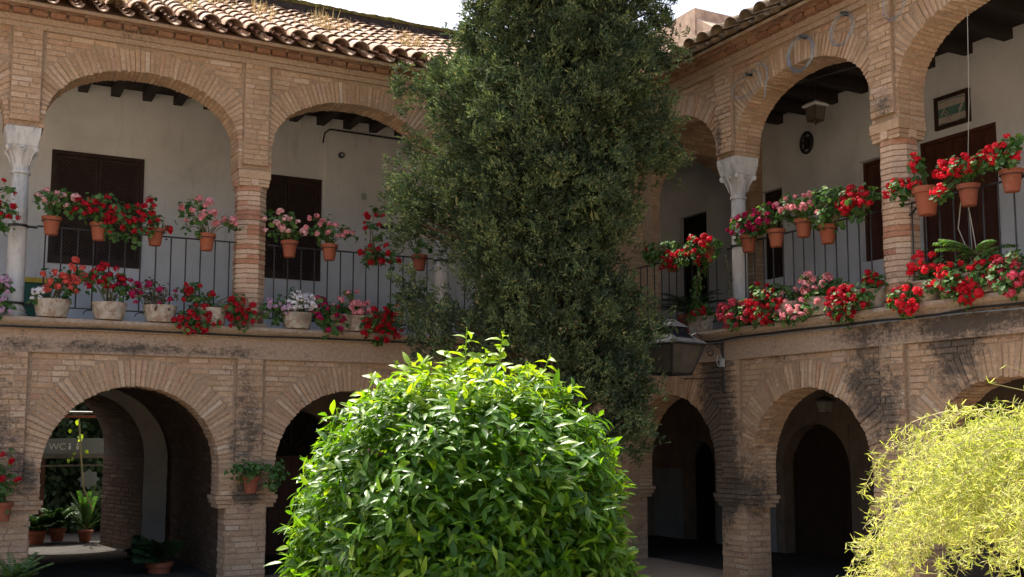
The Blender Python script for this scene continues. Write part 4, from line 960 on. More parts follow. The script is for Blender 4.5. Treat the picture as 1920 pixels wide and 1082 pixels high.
cable('vine_stem', [Vector((-6.5, 5.6, 1.9)), Vector((-6.45, 5.55, 1.3)), Vector((-6.4, 5.5, .8)), Vector((-6.25, 5.45, .45))], .012, M['fern_stem'], 'thin hanging vine stem at the mouth of the passage', 'vine stem')
# ================================================================== vegetation
def rand_unit(n):
    v = NR.normal(size=(n, 3)); return v/np.linalg.norm(v, axis=1, keepdims=True)
def nrm(v): return v/np.maximum(np.linalg.norm(v, axis=-1, keepdims=True), 1e-9)
def leaf_batch(C, D, Nn, L, Wd, prof, fold=.25, curl=.2):
    """leaves: base C (n,3), direction D, normal Nn, length L, half width Wd; prof = list of (t, half width factor). Quads both sides of midrib"""
    S = nrm(np.cross(D, Nn)); Nn = nrm(np.cross(S, D)); n = len(C); rows = []
    for t, wf in prof:
        mid = C+D*(L*t)[:, None]-Nn*(L*curl*t*t)[:, None]
        w_ = (Wd*wf)[:, None]
        rows += [mid-S*w_+Nn*(Wd*wf*fold)[:, None], mid, mid+S*w_+Nn*(Wd*wf*fold)[:, None]]
    V = np.stack(rows, 1); k = V.shape[1]; f = []
    for i in range(len(prof)-1):
        for j in (0, 1): f.append((i*3+j, i*3+j+1, (i+1)*3+j+1, (i+1)*3+j))
    F = np.array(f)[None]+(np.arange(n)*k)[:, None, None]
    return V.reshape(-1, 3), F.reshape(-1, 4)

# ---- geraniums
def round_leaves(C, Nn, r):
    """lobed roundish leaves, centre dished; returns tris"""
    n = len(C); a0 = NR.uniform(0, 6.28, n); T = nrm(np.cross(Nn, rand_unit(n))); B = np.cross(Nn, T); K = 10
    V = [C-Nn*(r*.22)[:, None]]
    for k in range(K):
        a = 2*math.pi*k/K; rr = r*(1.0 if k % 2 == 0 else .84)*NR.uniform(.92, 1.05, n)*(0.35 if k == 0 else 1)
        V.append(C+T*(np.cos(a)*rr)[:, None]+B*(np.sin(a)*rr)[:, None]+Nn*((.12 if k % 2 else -.06)*r)[:, None])
    V = np.stack(V, 1); f = [(0, 1+k, 1+(k+1) % K) for k in range(K)]
    F = np.array(f)[None]+(np.arange(n)*(K+1))[:, None, None]
    return V.reshape(-1, 3), F.reshape(-1, 3)
BLOOM = {}
def bloom_mesh(col, var):
    if (col, var) in BLOOM: return BLOOM[col, var]
    b = MB(); rs = random.Random(var*31+len(col))
    for i in range(24):
        z = rs.uniform(-.6, 1); a = rs.uniform(0, 6.28); q = math.sqrt(max(0, 1-z*z)); d = Vector((q*math.cos(a), q*math.sin(a), z))
        c = d*.040*(rs.uniform(.85, 1.1) if i < 15 else rs.uniform(.3, .75)); t = d.cross(Vector((rs.random(), rs.random(), rs.random()))).normalized(); s = d.cross(t)
        ph = rs.uniform(0, 1.2)
        for k in range(5):
            an = ph+2*math.pi*k/5; e = t*math.cos(an)+s*math.sin(an); p = d.cross(e); l = .021*rs.uniform(.85, 1.1)
            b.add([c, c+e*l*.6-p*l*.42+d*.004, c+e*l+d*.003*rs.uniform(-1, 1.5), c+e*l*.6+p*l*.42+d*.004], [(0, 1, 2, 3)])
    BLOOM[col, var] = b.mesh('bloom', M['petal_'+col]); return BLOOM[col, var]
def pot_mesh(kind, m, o, ru=.105, h=.2):
    if kind == 'hang': m.lathe(o, [(.062, -.20), (.066, -.198), (.088, -.045), (.090, -.044), (.102, -.042), (.108, 0), (.098, .002), (.092, -.02), (.02, -.03)], 24)
    elif kind == 'big': m.lathe(o, [(.075, -.27), (.08, -.268), (.115, -.06), (.118, -.058), (.135, -.056), (.140, 0), (.128, .002), (.12, -.02), (.02, -.03)], 26)
    elif kind == 'tub': m.lathe(o, [(.150, -.195), (.158, -.19), (.178, -.10), (.190, -.015), (.194, 0), (.178, .002), (.170, -.025), (.02, -.03)], 26)
    elif kind == 'vase': m.lathe(o, [(.10, -.22), (.105, -.21), (.13, -.06), (.15, -.02), (.155, 0), (.14, .002), (.13, -.02), (.02, -.03)], 26)
NAMEK = {'hang': 'potted_geranium', 'tub': 'geranium_tub', 'box': 'geranium_planter', 'big': 'potted_geranium', 'vase': 'geranium_tub'}
def geranium(wing, kind, u, z, lobes, label, group='flowering geraniums along the upper gallery', off=None, leafm='geranium_leaf', potm=None):
    W = WL if wing == 'L' else WR_; k0 = 'hang' if kind in ('hang', 'big') else 'tub'
    d = (-.085 if k0 == 'hang' else .0) if off is None else off
    if k0 == 'tub' and off is None: z = 2.936+.197
    top = W.p(u, d, z); t = thing(NAMEK[kind], label, 'geranium', top-EZ*.2, group)
    m = MB()
    if kind == 'box':
        hx, hy = .17, .075
        rows = [(hx*.88, hy*.85, -.196), (hx*.97, hy*.95, -.03), (hx*1.04, hy*1.08, -.028), (hx*1.06, hy*1.1, 0), (hx*.95, hy*.9, .001), (hx*.9, hy*.85, -.03)]
        vs = [top+W.eu*(sx*a)+W.ed*(sy*b)+EZ*q for a, b, q in rows for sx, sy in ((-1, -1), (1, -1), (1, 1), (-1, 1))]
        m.add(vs, [(i+4*k, (i+1) % 4+4*k, (i+1) % 4+4*k+4, i+4*k+4) for k in range(5) for i in range(4)]+[(3, 2, 1, 0), (20, 21, 22, 23)])
        m.build('pot', M[potm or ('terracotta' if wing == 'L' else 'whitepot')], t)
    else:
        pot_mesh(kind, m, top); m.build('pot', M[potm or ('whitepot' if k0 == 'tub' else 'terracotta')], t, True)
    pt = None
    m = MB(); m.lathe(top, [(.088 if k0 == 'hang' else .165, -.022), (.001, -.012)], 12, cap=False) if kind != 'box' else m.ob(top-EZ*.02, W.eu*.15, W.ed*.062, EZ*.01)
    m.build('soil', M['soil'], t)
    if k0 == 'hang' and off is None:
        m = MB(); r = .101; m.tube([top+W.eu*math.cos(a)*r+W.ed*math.sin(a)*r-EZ*.048 for a in [2*math.pi*i/20 for i in range(21)]], .0045, 5)
        m.tube([top+W.ed*r-EZ*.048, top+W.ed*(.155)-EZ*.03], .005, 5); m.build('hanging_ring', M['iron'], t)
    Cs, Ns, Rs, ST = [], [], [], MB()
    if wing == 'R' and kind in ('tub', 'vase') and len(lobes) < 2: lobes = list(lobes)+[(u+random.uniform(-.08, .08), 3.05, .18, .09, lobes[0][4], 3, 45)]
    base = top+EZ*-.02
    dead = leafm == 'purple_leaf'
    for (lu, lz, ru, rz, col, nb, nl) in lobes:
        cen = W.p(lu, d-.05 if lz > z-.02 else d-.13, lz); rd = min(.14, max(.07, (ru+rz)/2*.8))
        nl = int(nl*(2.3 if wing == 'L' else 2.7)); nb = int(nb*(1.4 if wing == 'L' else 1.25)+.5); kk = 1.08 if wing == 'L' else .97; ru *= kk; rz *= kk
        # leaf clusters
        nc = max(2, nl//9); cl = []
        for i in range(nc):
            q = Vector((random.gauss(0, .5), random.gauss(0, .5), random.gauss(0, .5)))
            if q.length > 1: q.normalize()
            c = cen+W.eu*q.x*ru*1.0+W.ed*(q.y*rd)+EZ*(q.z*rz*1.0-.01); cl.append(c)
            b = base+W.eu*random.uniform(-.04, .04)+W.ed*random.uniform(-.04, .04); md = (b+c)/2+Vector((0, 0, .05+.08*random.random()))+W.eu*(c-b).dot(W.eu)*.15
            if random.random() < .8: ST.tube([b, b*.4+md*.6+EZ*.02, md, c], [.005, .0045, .0035, .002], 4, False)
        for i in range(nl):
            c = random.choice(cl); e = Vector((random.gauss(0, 1), random.gauss(0, 1), random.gauss(0, 1)))*.032
            Cs.append(c+e); nn_ = (e.normalized()*.7+Vector((0, 0, .55))-W.ed*.45+Vector((random.gauss(0, .3), random.gauss(0, .3), random.gauss(0, .3)))); Ns.append(nn_.normalized()); Rs.append(random.uniform(.016, .040)*(.7 if dead else 1))
        for i in range(nb):
            best = None                                          # keep blooms apart
            for _ in range(8):
                a = random.uniform(0, 6.28); s_ = math.sqrt(random.random())
                x_, z_ = math.cos(a)*s_*ru*1.0, math.sin(a)*s_*rz*1.0
                if cl and z_ < -rz*.5 and lz > z: z_ = -z_*.6
                p = cen+W.eu*x_+EZ*z_-W.ed*(rd*.75*math.sqrt(max(0, 1-s_*s_*.8))+.01)
                dm = min([(p-q).length for q in BL_]+[9]) if i else 9
                if best is None or dm > best[0]: best = (dm, p)
            if i == 0: BL_ = []
            p = best[1]; BL_.append(p)
            n0 = min(cl, key=lambda q: (q-p).length); ST.tube([n0, (n0+p)/2+EZ*.01, p], .0022, 4, False)
            o = bpy.data.objects.new('bloom', bloom_mesh(col, random.randint(0, 4))); COL.objects.link(o); o.parent = t
            k = random.uniform(.6, 1.3); o.location = p-ORG[t.name]; o.rotation_euler = (random.uniform(-.6, .6)+(R(35) if W is WL else 0), random.uniform(-.5, .5)-(R(35) if W is WR_ else 0), random.uniform(0, 6.28)); o.scale = (k, k, k*.85)
    if Cs:
        V, F = round_leaves(np.array([tuple(c) for c in Cs]), np.array([tuple(c) for c in Ns]), np.array(Rs)); np_mesh('foliage', V, F, M[leafm], t)
    if ST.v: ST.build('stems', M['stem'], t)
    return t
POTS = [
  ('L', 'hang', 8.2, 3.98, [(7.96, 4.13, 0.15, 0.29, 'crimson', 6, 60)], 'red geranium in a terracotta pot hung left of the leftmost marble column'),
  ('L', 'hang', 7.48, 4.05, [(7.45, 4.21, 0.21, 0.13, 'palepink', 6, 95)], 'leafy pale pink geranium in the terracotta pot nearest the leftmost marble column on the rail'),
  ('L', 'hang', 6.98, 4.03, [(7.03, 4.16, 0.26, 0.17, 'crimson', 10, 90), (6.66, 4.04, 0.24, 0.23, 'crimson', 12, 90)], 'big crimson geranium spilling sideways from a rail pot before the latticed window'),
  ('L', 'hang', 6.37, 4.02, [(6.43, 4.19, 0.11, 0.17, 'crimson', 4, 40), (6.2, 4.01, 0.05, 0.04, 'crimson', 1, 6)], 'small terracotta rail pot with few crimson blooms right of the latticed window'),
  ('L', 'hang', 5.78, 4.01, [(5.89, 4.21, 0.21, 0.18, 'pink', 7, 60), (5.53, 4.16, 0.09, 0.06, 'pink', 3, 16)], 'pink geranium with bare stems in a rail pot left of the striped brick pillar'),
  ('L', 'hang', 4.78, 4.01, [(4.88, 4.18, 0.25, 0.16, 'palepink', 7, 75)], 'pale pink geranium in the first rail pot right of the striped brick pillar'),
  ('L', 'hang', 4.27, 4.01, [(4.43, 4.17, 0.22, 0.17, 'pink', 7, 70), (4.07, 4.14, 0.11, 0.08, 'pink', 2, 22)], 'salmon pink geranium in the middle rail pot between brick pillar and cypress'),
  ('L', 'hang', 3.7, 4.0, [(3.74, 4.31, 0.16, 0.18, 'crimson', 4, 30), (3.66, 3.9, 0.25, 0.12, 'crimson', 8, 70)], 'red geranium with one tall stem on the rail near the cypress'),
  ('L', 'hang', 3.05, 3.97, [(3.06, 4.08, 0.12, 0.08, 'crimson', 0, 25)], 'terracotta rail pot with a few green leaves and no blooms beside the cypress'),
  ('L', 'tub', 8.11, 3.11, [(7.94, 3.25, 0.1, 0.14, 'lilac', 6, 50), (7.94, 3.02, 0.1, 0.08, 'lilac', 3, 30)], 'lilac pink geranium leaning in front of the leftmost marble column foot'),
  ('L', 'tub', 7.43, 3.15, [(7.37, 3.32, 0.19, 0.18, 'coral', 8, 45), (7.21, 3.45, 0.09, 0.14, 'coral', 4, 25), (7.6, 3.17, 0.06, 0.08, 'white', 3, 20)], 'coral geranium on twisted stems in a whitewashed tub right of the leftmost column'),
  ('L', 'tub', 6.83, 3.13, [(6.91, 3.38, 0.19, 0.16, 'crimson', 9, 55), (6.65, 3.3, 0.12, 0.12, 'magenta', 5, 30)], 'crimson geranium in a whitewashed tub below the latticed window'),
  ('L', 'tub', 6.27, 3.13, [(6.36, 3.23, 0.25, 0.17, 'magenta', 5, 110)], 'half withered purple leaved geranium in a tub under the rail'),
  ('L', 'tub', 5.69, 3.14, [(5.88, 3.23, 0.21, 0.18, 'crimson', 5, 60), (5.9, 2.95, 0.27, 0.11, 'crimson', 12, 80), (5.39, 3.08, 0.19, 0.17, 'crimson', 11, 80)], 'bright red geranium cascading over the ledge left of the striped brick pillar foot'),
  ('L', 'tub', 4.64, 3.13, [(4.91, 3.16, 0.14, 0.12, 'lilac', 6, 70), (4.62, 3.25, 0.17, 0.17, 'white', 14, 70), (4.39, 3.18, 0.1, 0.15, 'magenta', 5, 35)], 'white and lilac geranium in a pale tub right of the striped brick pillar foot'),
  ('L', 'tub', 4.1, 3.14, [(4.25, 3.06, 0.17, 0.17, 'magenta', 5, 110)], 'dense green geranium with magenta blooms on the ledge between white and pink flowers'),
  ('L', 'tub', 3.86, 3.15, [(3.95, 3.2, 0.23, 0.23, 'pink', 11, 100)], 'pink geranium heaped on the ledge near the cypress'),
  ('L', 'box', 3.55, 3.15, [(3.58, 3.01, 0.26, 0.22, 'crimson', 16, 120), (3.4, 3.2, 0.12, 0.1, 'crimson', 3, 30)], 'red geranium hanging from a terracotta planter at the cypress end of left ledge'),
  ('R', 'hang', 1.56, 3.97, [(1.34, 4.02, 0.4, 0.2, 'crimson', 1, 120), (1.8, 3.87, 0.25, 0.12, 'crimson', 9, 50)], 'sunlit pale leaved geranium with red blooms over the rail above the big lantern'),
  ('R', 'hang', 2.28, 3.99, [(2.32, 3.94, 0.31, 0.2, 'crimson', 10, 80)], 'red geranium on the rail just left of the right marble column'),
  ('R', 'hang', 3.06, 4.0, [(3.08, 4.1, 0.26, 0.17, 'magenta', 8, 80)], 'crimson geranium in a terracotta pot just right of the right marble column'),
  ('R', 'hang', 3.54, 3.99, [(3.48, 4.14, 0.3, 0.15, 'magenta', 9, 80)], 'crimson pink geranium in the second rail pot right of the right marble column'),
  ('R', 'hang', 3.99, 4.03, [(3.98, 4.19, 0.33, 0.16, 'pink', 8, 90)], 'pink and white geranium in the third rail pot right of the right marble column'),
  ('R', 'hang', 4.35, 3.9, [(4.46, 4.07, 0.31, 0.22, 'pink', 3, 150), (4.85, 4.04, 0.25, 0.17, 'crimson', 14, 80)], 'large leafy geranium with crimson blooms filling the rail left of the sunlit brick pillar'),
  ('R', 'hang', 5.68, 4.04, [(5.47, 4.08, 0.22, 0.1, 'red', 9, 60), (5.63, 4.26, 0.06, 0.11, 'red', 3, 24)], 'red geranium in a large terracotta pot fixed right of the sunlit brick pillar'),
  ('R', 'hang', 6.16, 3.97, [(6.11, 4.12, 0.22, 0.12, 'red', 10, 90), (6.0, 3.92, 0.08, 0.05, 'red', 3, 20)], 'bright red sunlit geranium on the rail before the brown plank door'),
  ('R', 'hang', 6.62, 4.01, [(6.64, 4.17, 0.13, 0.14, 'red', 5, 90), (6.44, 4.15, 0.16, 0.08, 'red', 8, 60)], 'tall red geranium in a terracotta pot at the far right end of the rail'),
  ('R', 'tub', 1.04, 3.1, [(1.04, 2.98, 0.2, 0.13, 'crimson', 5, 60)], 'small red geranium in a pale pot half hidden behind the big lantern'),
  ('R', 'box', 2.02, 3.12, [(2.12, 3.19, 0.13, 0.06, 'crimson', 3, 24)], 'pale rectangular planter with a sprig of red above the big lantern'),
  ('R', 'tub', 2.75, 3.05, [(2.87, 3.07, 0.29, 0.18, 'rose', 14, 110)], 'rose red geranium tumbling over the ledge at the right marble column foot'),
  ('R', 'tub', 3.22, 3.04, [(3.41, 3.11, 0.32, 0.21, 'crimson', 18, 110), (3.33, 3.31, 0.18, 0.12, 'crimson', 4, 40)], 'deep crimson geranium trailing over the ledge right of the right marble column'),
  ('R', 'tub', 3.69, 3.03, [(3.77, 3.16, 0.2, 0.12, 'pink', 3, 60), (3.85, 2.99, 0.22, 0.08, 'pink', 7, 60)], 'light pink geranium low on the ledge beside the deep crimson one'),
  ('R', 'tub', 4.16, 3.12, [(4.17, 3.27, 0.24, 0.16, 'pink', 8, 80)], 'pink geranium with thin stems in a pale tub midway along the right ledge'),
  ('R', 'tub', 4.51, 3.09, [(4.63, 3.02, 0.24, 0.18, 'crimson', 15, 90)], 'crimson geranium spilling over the right ledge between two pale tubs'),
  ('R', 'tub', 4.83, 3.11, [(4.96, 3.21, 0.13, 0.1, 'crimson', 5, 45)], 'small crimson geranium in a pale tub left of the sunlit brick pillar foot'),
  ('R', 'tub', 5.58, 3.1, [(5.47, 2.96, 0.21, 0.14, 'red', 12, 70), (5.62, 3.27, 0.18, 0.14, 'red', 8, 60)], 'sunlit red geranium in a white fluted pot at the sunlit brick pillar foot'),
  ('R', 'tub', 5.94, 3.08, [(6.05, 3.11, 0.22, 0.15, 'red', 12, 110)], 'sunlit red geranium on the ledge below the brown plank door'),
  ('R', 'tub', 6.21, 3.07, [(6.34, 3.14, 0.18, 0.17, 'red', 6, 150), (6.17, 2.94, 0.13, 0.08, 'red', 8, 50)], 'sunlit bushy green geranium with red blooms near the right end of ledge'),
  ('R', 'tub', 6.53, 3.06, [(6.6, 3.06, 0.15, 0.18, 'rose', 10, 130)], 'sunlit pinkish red geranium at the far right end of the ledge'),
]

for (w_, k_, u_, z_, lobes_, lab_) in POTS:
    if 'large terracotta' in lab_: k_ = 'big'
    if 'fluted' in lab_: k_ = 'vase'
    geranium(w_, k_, u_, z_, lobes_, lab_, leafm='purple_leaf' if 'withered' in lab_ else 'geranium_leaf')
geranium('L', 'hang', 5.19, 1.16, [(5.24, 1.25, .19, .13, 'crimson', 0, 80), (4.93, 1.2, .12, .16, 'crimson', 0, 60)], 'green geranium without blooms in a terracotta pot on the lower pier beside the orange tree', 'wall pots on the lower piers', off=-.11)
geranium('L', 'hang', 7.83, .93, [(7.90, 1.15, .22, .27, 'crimson', 5, 110)], 'red geranium in a terracotta pot on the leftmost lower pier', 'wall pots on the lower piers', off=-.11)
# bracket of the large pot
m = MB(); m.tube([WR_.p(5.30, .1, 3.86), WR_.p(5.42, 0, 3.84), WR_.p(5.52, -.06, 3.87)], .012, 5); tag(m.build('pot_bracket', M['iron']), 'short iron bracket holding the large terracotta pot to the sunlit brick pillar', 'bracket')

# pinnate plant and hanging vine, indoor ferns ------------------------------
def frond_plant(o, nf, L, name, label, cat, m_, droop=.5, spread=1., pot=None, leafL=.07, leafW=.014, up=.8, group=None, sector=None):
    o = Vector(o); t = thing(name, label, cat, o, group); ST = MB(); Cs, Ds, Ns, Ls = [], [], [], []
    for i in range(nf):
        a = random.uniform(0, 6.28) if sector is None else random.uniform(*sector); el = random.uniform(.3, 1.2)*up; l = L*random.uniform(.6, 1.05)
        h = Vector((math.cos(a), math.sin(a), 0)); pts = []
        for k in range(9):
            s_ = k/8; pts.append(o+h*(l*s_*spread*math.cos(el*(1-s_*.4)))+EZ*(l*(s_*math.sin(el)-droop*s_*s_)))
        ST.tube(pts, [.005-.0004*k for k in range(9)], 4, False)
        n = max(5, int(l/.028))
        for k in range(n):
            s_ = .15+.85*k/n; j = min(int(s_*8), 7); f = s_*8-j; p = pts[j].lerp(pts[j+1], f); tg = (pts[j+1]-pts[j]).normalized(); sd_ = tg.cross(EZ).normalized(); un = sd_.cross(tg)
            for sg in (-1, 1):
                Cs.append(tuple(p)); Ds.append(tuple((sd_*sg+tg*.55-EZ*.15).normalized())); Ns.append(tuple((un+Vector((random.gauss(0, .2), random.gauss(0, .2), random.gauss(0, .2)))).normalized())); Ls.append(leafL*(1-.55*abs(s_-.45)))
    Ls = np.array(Ls); V, F = leaf_batch(np.array(Cs), np.array(Ds), np.array(Ns), Ls, np.full(len(Ls), leafW), [(0, .15), (.35, 1), (.75, .7), (1, .05)], .2, .2)
    np_mesh('foliage', V, F, m_, t); ST.build('stems', M['stem'], t)
    if pot:
        m = MB(); s_ = pot; m.lathe(o, [(.10*s_, -.26*s_), (.11*s_, -.255*s_), (.15*s_, -.06*s_), (.17*s_, -.055*s_), (.175*s_, 0), (.15*s_, .0), (.02, -.02)], 22); m.build('pot', M['terracotta'], t, True)
    return t
frond_plant(WR_.p(6.22, -.06, 3.3), 9, .42, 'pinnate_plant', 'plant with long pale feathery leaflets rising above the sunlit geraniums at the right end', 'plant', M['geranium_leaf'], .35, 1., None, .09, .013)
frond_plant(WR_.p(.55, 1.0, 3.35), 34, .75, 'potted_fern', 'dark bushy fern behind the corner railing right of the cypress', 'fern', M['dark_leaf'], .5, 1., 1.3, .075, .012, 1.1)
frond_plant(WR_.p(1.5, 1.3, 3.25), 20, .5, 'potted_fern', 'low dark fern on the gallery floor before the dark corner door', 'fern', M['dark_leaf'], .5, 1., 1.0, .07, .012, 1.1)
frond_plant(WR_.p(3.3, .6, 3.2), 18, .5, 'potted_fern', 'small dark fern behind the railing right of the right marble column', 'fern', M['dark_leaf'], .5, 1., 1.0, .07, .012, 1.1)
frond_plant(WL.p(5.95, 1.3, .06), 14, .48, 'potted_aspidistra', 'dark broad leaved plant in a pot at the foot of the left passage', 'plant', M['dark_leaf'], .25, .8, 1.0, .26, .04, 1.5)
def vine(label, pts, n, m_, name='trailing_vine', r=.09, L=.075, Wd=.016):
    t = thing(name, label, 'vine', pts[0]); m = MB(); pts = [Vector(p) for p in pts]; m.tube(pts, .006, 5, False); m.build('stem', M['stem'], t); Cs, Ds, Ns = [], [], []
    for i in range(n):
        s_ = random.random()*(len(pts)-1); j = min(int(s_), len(pts)-2); p = pts[j].lerp(pts[j+1], s_-j); e = Vector((random.gauss(0, 1), random.gauss(0, 1), random.gauss(0, .5)))*r*.6
        Cs.append(tuple(p+e*.6)); Ds.append(tuple((e.normalized()*.6-EZ*.8).normalized())); Ns.append(tuple((e.normalized()+EZ*.4).normalized()))
    V, F = leaf_batch(np.array(Cs), np.array(Ds), np.array(Ns), NR.uniform(.6, 1.1, n)*L, np.full(n, Wd), [(0, .1), (.3, 1), (.7, .7), (1, .05)], .2, .25); np_mesh('foliage', V, F, m_, t); return t
vine('light green vine trailing down left of the right marble column', [WR_.p(2.2, -.02, 3.85), WR_.p(2.08, -.08, 3.6), WR_.p(2.05, -.09, 3.35), WR_.p(1.98, -.10, 3.12)], 150, M['geranium_leaf'])
vine('thin vine climbing the shaft of the right marble column', [WR_.p(2.42, .09, 3.9), WR_.p(2.50, .09, 3.6), WR_.p(2.44, .09, 3.3), WR_.p(2.55, .09, 3.05)], 34, M['dark_leaf'], r=.05, L=.05, Wd=.008)

# ---- rear patio plants
def leaf_wall(name, label, box, n, m_, L, Wd, kind='stuff'):
    x0, x1, y0, y1, z0, z1 = box; C = np.stack([NR.uniform(x0, x1, n), NR.uniform(y0, y1, n), NR.uniform(z0, z1, n)], 1)
    C[:, 1] += .18*np.sin(C[:, 0]*5+C[:, 2]*3); D = nrm(np.array([0, -.5, -.7])+NR.normal(0, .5, (n, 3))); Nn = nrm(np.array([0, -1, .5])+NR.normal(0, .5, (n, 3)))
    V, F = leaf_batch(C, D, Nn, NR.uniform(.6, 1.1, n)*L, NR.uniform(.7, 1.1, n)*Wd, [(0, .3), (.3, 1), (.7, .7), (1, .05)], .15, .15); o = np_mesh(name, V, F, m_, kind=kind); tag(o, label, 'vine'); return o
leaf_wall('ivy', 'dark ivy covering the rear patio wall seen through the passage', (-8.6, -5, 7.6, 8.4, 0, 3.2), 9000, M['dark_leaf'], .12, .05)
leaf_wall('ivy', 'bright sunlit leaves overhanging the passage mouth', (-6.62, -6.35, 5.9, 6.1, 1.25, 1.95), 9, M['orange_young'], .1, .035)
frond_plant((-7.05, 5.8, .14), 40, .42, 'potted_shrub', 'bushy plant in the small terracotta pot at the left of the rear patio', 'plant', M['vine_leaf'], .3, .9, 1., .07, .02, 1.3)
frond_plant((-6.72, 5.9, .16), 50, .5, 'potted_shrub', 'leafy plant in the larger terracotta pot in the middle of the rear patio', 'plant', M['vine_leaf'], .3, .9, .8, .07, .018, 1.4)
frond_plant((-6.32, 5.75, .12), 26, .75, 'young_conifer', 'pale feathery conifer at the right of the passage mouth', 'plant', M['vine_leaf'], .1, .6, .7, .06, .01, 1.5)

# ---- roof weeds
WEEDS = [(-6.9, -.1, 60), (-6.55, .35, 50), (-6.1, .9, 70), (-5.9, 1.1, 70), (-5.35, 1.6, 80), (-4.9, 1.2, 70), (-4.7, 1.9, 60), (-4.3, .6, 120), (-4.05, .7, 110), (-3.8, 1.9, 60), (-3.5, 1.4, 60), (-3.1, .4, 120), (-2.8, .6, 100), (-2.6, 1.5, 60), (-6.0, .2, 30), (-5.1, .1, 18), (-3.6, 2.4, 50), (-5.8, 2.3, 60), (-7.4, .8, 60)]
ROWN = lambda y: 'the eave rows' if y < .5 else 'the middle rows' if y < 1.25 else 'the topmost rows'
ORDN = ['first', 'second', 'third', 'fourth', 'fifth', 'sixth', 'seventh', 'eighth', 'ninth']
for i, (x, y, n) in enumerate(WEEDS):
    rk = sorted(q[0] for q in WEEDS if ROWN(q[1]) == ROWN(y)).index(x)
    z = 6.45+SLOPE*(y+.42)+.02; k = n; c = np.array([x, y, z])+NR.normal(0, 1, (k, 3))*np.array([.10, .07, 0]); c[:, 2] = 6.46+SLOPE*(c[:, 1]+.42)
    D = nrm(np.array([0, 0, 1.])+NR.normal(0, .22, (k, 3))); V, F = leaf_batch(c, D, nrm(NR.normal(0, 1, (k, 3))*[1, 1, .1]), NR.uniform(.07, .26, k), NR.uniform(.003, .008, k), [(0, 1), (.5, .8), (1, .2)], .2, .1)
    o = np_mesh('roof_weed', V, F, M['dry']); tag(o, 'tuft of dry weeds, %s from the left in %s of left roof tiles' % (ORDN[rk], ROWN(y)), 'weed', 'dry weeds on the left tiled roof')
for (u, y, n, lb_) in ((5.2, -.2, 26, 'middle one of the three'), (5.0, -.1, 20, 'leftmost of the three'), (5.7, -.1, 26, 'rightmost of the three')):
    c = np.array(WR_.p(u, y, 6.55))+NR.normal(0, 1, (n, 3))*[.05, .10, .01]; V, F = leaf_batch(c, nrm(np.array([0, 0, 1.])+NR.normal(0, .25, (n, 3))), nrm(NR.normal(0, 1, (n, 3))), NR.uniform(.08, .2, n), NR.uniform(.006, .012, n), [(0, .5), (.5, 1), (1, .2)], .2, .1)
    o = np_mesh('roof_weed', V, F, M['cypress_leaf']); tag(o, lb_+' small green weeds sprouting on the right roof eave', 'weed', 'green weeds on the right roof eave')
# ================================================================== orange tree (trimmed crown)
t = thing('orange_tree', 'densely clipped round orange tree with glossy bright green leaves in the foreground', 'tree', (-6.16, -7.90, ZG)); ctr = np.array([-6.13, -7.92, 1.02])
m = MB(); m.tube([Vector((-6.16, -7.9, ZG)), Vector((-6.15, -7.9, .4)), Vector((-6.16, -7.91, 1.3))], [.07, .06, .045], 10)
for i in range(14):
    a = i*2.4; m.tube([Vector((-6.16, -7.9, .5+i*.05)), Vector((-6.16+math.cos(a)*.35, -7.9+math.sin(a)*.35, .9+i*.05)), Vector((-6.16+math.cos(a)*.7, -7.9+math.sin(a)*.7, 1.1+i*.04))], [.03, .02, .008], 6)
m.build('trunk', M['bark'], t, True)
def crown_r(d):
    """superellipsoid radius along unit direction d"""
    n_ = 2.75; h = np.sqrt(d[:, 0]**2+d[:, 1]**2); a, b = .815, .925
    r = ((h/a)**n_+(np.abs(d[:, 2])/b)**n_)**(-1/n_)
    ph = np.arctan2(d[:, 1], d[:, 0])
    return r*(1+.035*np.sin(ph*5+d[:, 2]*4)+.03*np.sin(ph*9-d[:, 2]*7+1)+.02*np.sin(ph*17+d[:, 2]*15))
n = 6000; d = rand_unit(n); d = d[d[:, 2] > -.75]; n = len(d)
rr = crown_r(d)*NR.uniform(.80, 1.03, n)**.8; P0 = ctr+d*rr[:, None]                 # twig tips
C, D_, N_, L_, A = [], [], [], [], []
for k in range(6):                                                                 # leaves of each twig
    e = rand_unit(n); tw = nrm(d+np.array([0, 0, .35])+e*.45)
    sd_ = nrm(np.cross(tw, rand_unit(n))); ang = NR.uniform(.5, 1.25, n)[:, None]
    dr = nrm(tw*np.cos(ang)+sd_*np.sin(ang)-np.array([0, 0, 1.])*NR.uniform(.15, .6, n)[:, None])
    C.append(P0-tw*(.012*k)+NR.normal(0, .015, (n, 3))); D_.append(dr); N_.append(nrm(nrm(d)*.9+np.array([0, 0, .6])+NR.normal(0, .35, (n, 3)))); L_.append(NR.uniform(.045, .098, n))
C = np.concatenate(C); D_ = np.concatenate(D_); N_ = np.concatenate(N_); L_ = np.concatenate(L_)
PROF = [(0, .12), (.12, .45), (.4, 1), (.68, .8), (.88, .35), (1, .03)]
V, F = leaf_batch(C, D_, N_, L_, L_*.165*NR.uniform(.85, 1.1, len(L_)), PROF, .3, .22)
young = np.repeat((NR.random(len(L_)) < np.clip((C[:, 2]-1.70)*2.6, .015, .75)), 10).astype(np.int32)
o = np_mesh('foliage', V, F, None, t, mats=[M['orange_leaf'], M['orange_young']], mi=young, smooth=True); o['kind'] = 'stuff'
# inner dark leaves so the crown is not hollow
n = 3500; d = rand_unit(n); C = ctr+d*(crown_r(d)*NR.uniform(.45, .82, n))[:, None]
V, F = leaf_batch(C, rand_unit(n), rand_unit(n), np.full(n, .11), np.full(n, .028), [(0, .2), (.4, 1), (1, .05)], .2, .1); o = np_mesh('inner_foliage', V, F, M['orange_leaf'], t); o['kind'] = 'stuff'
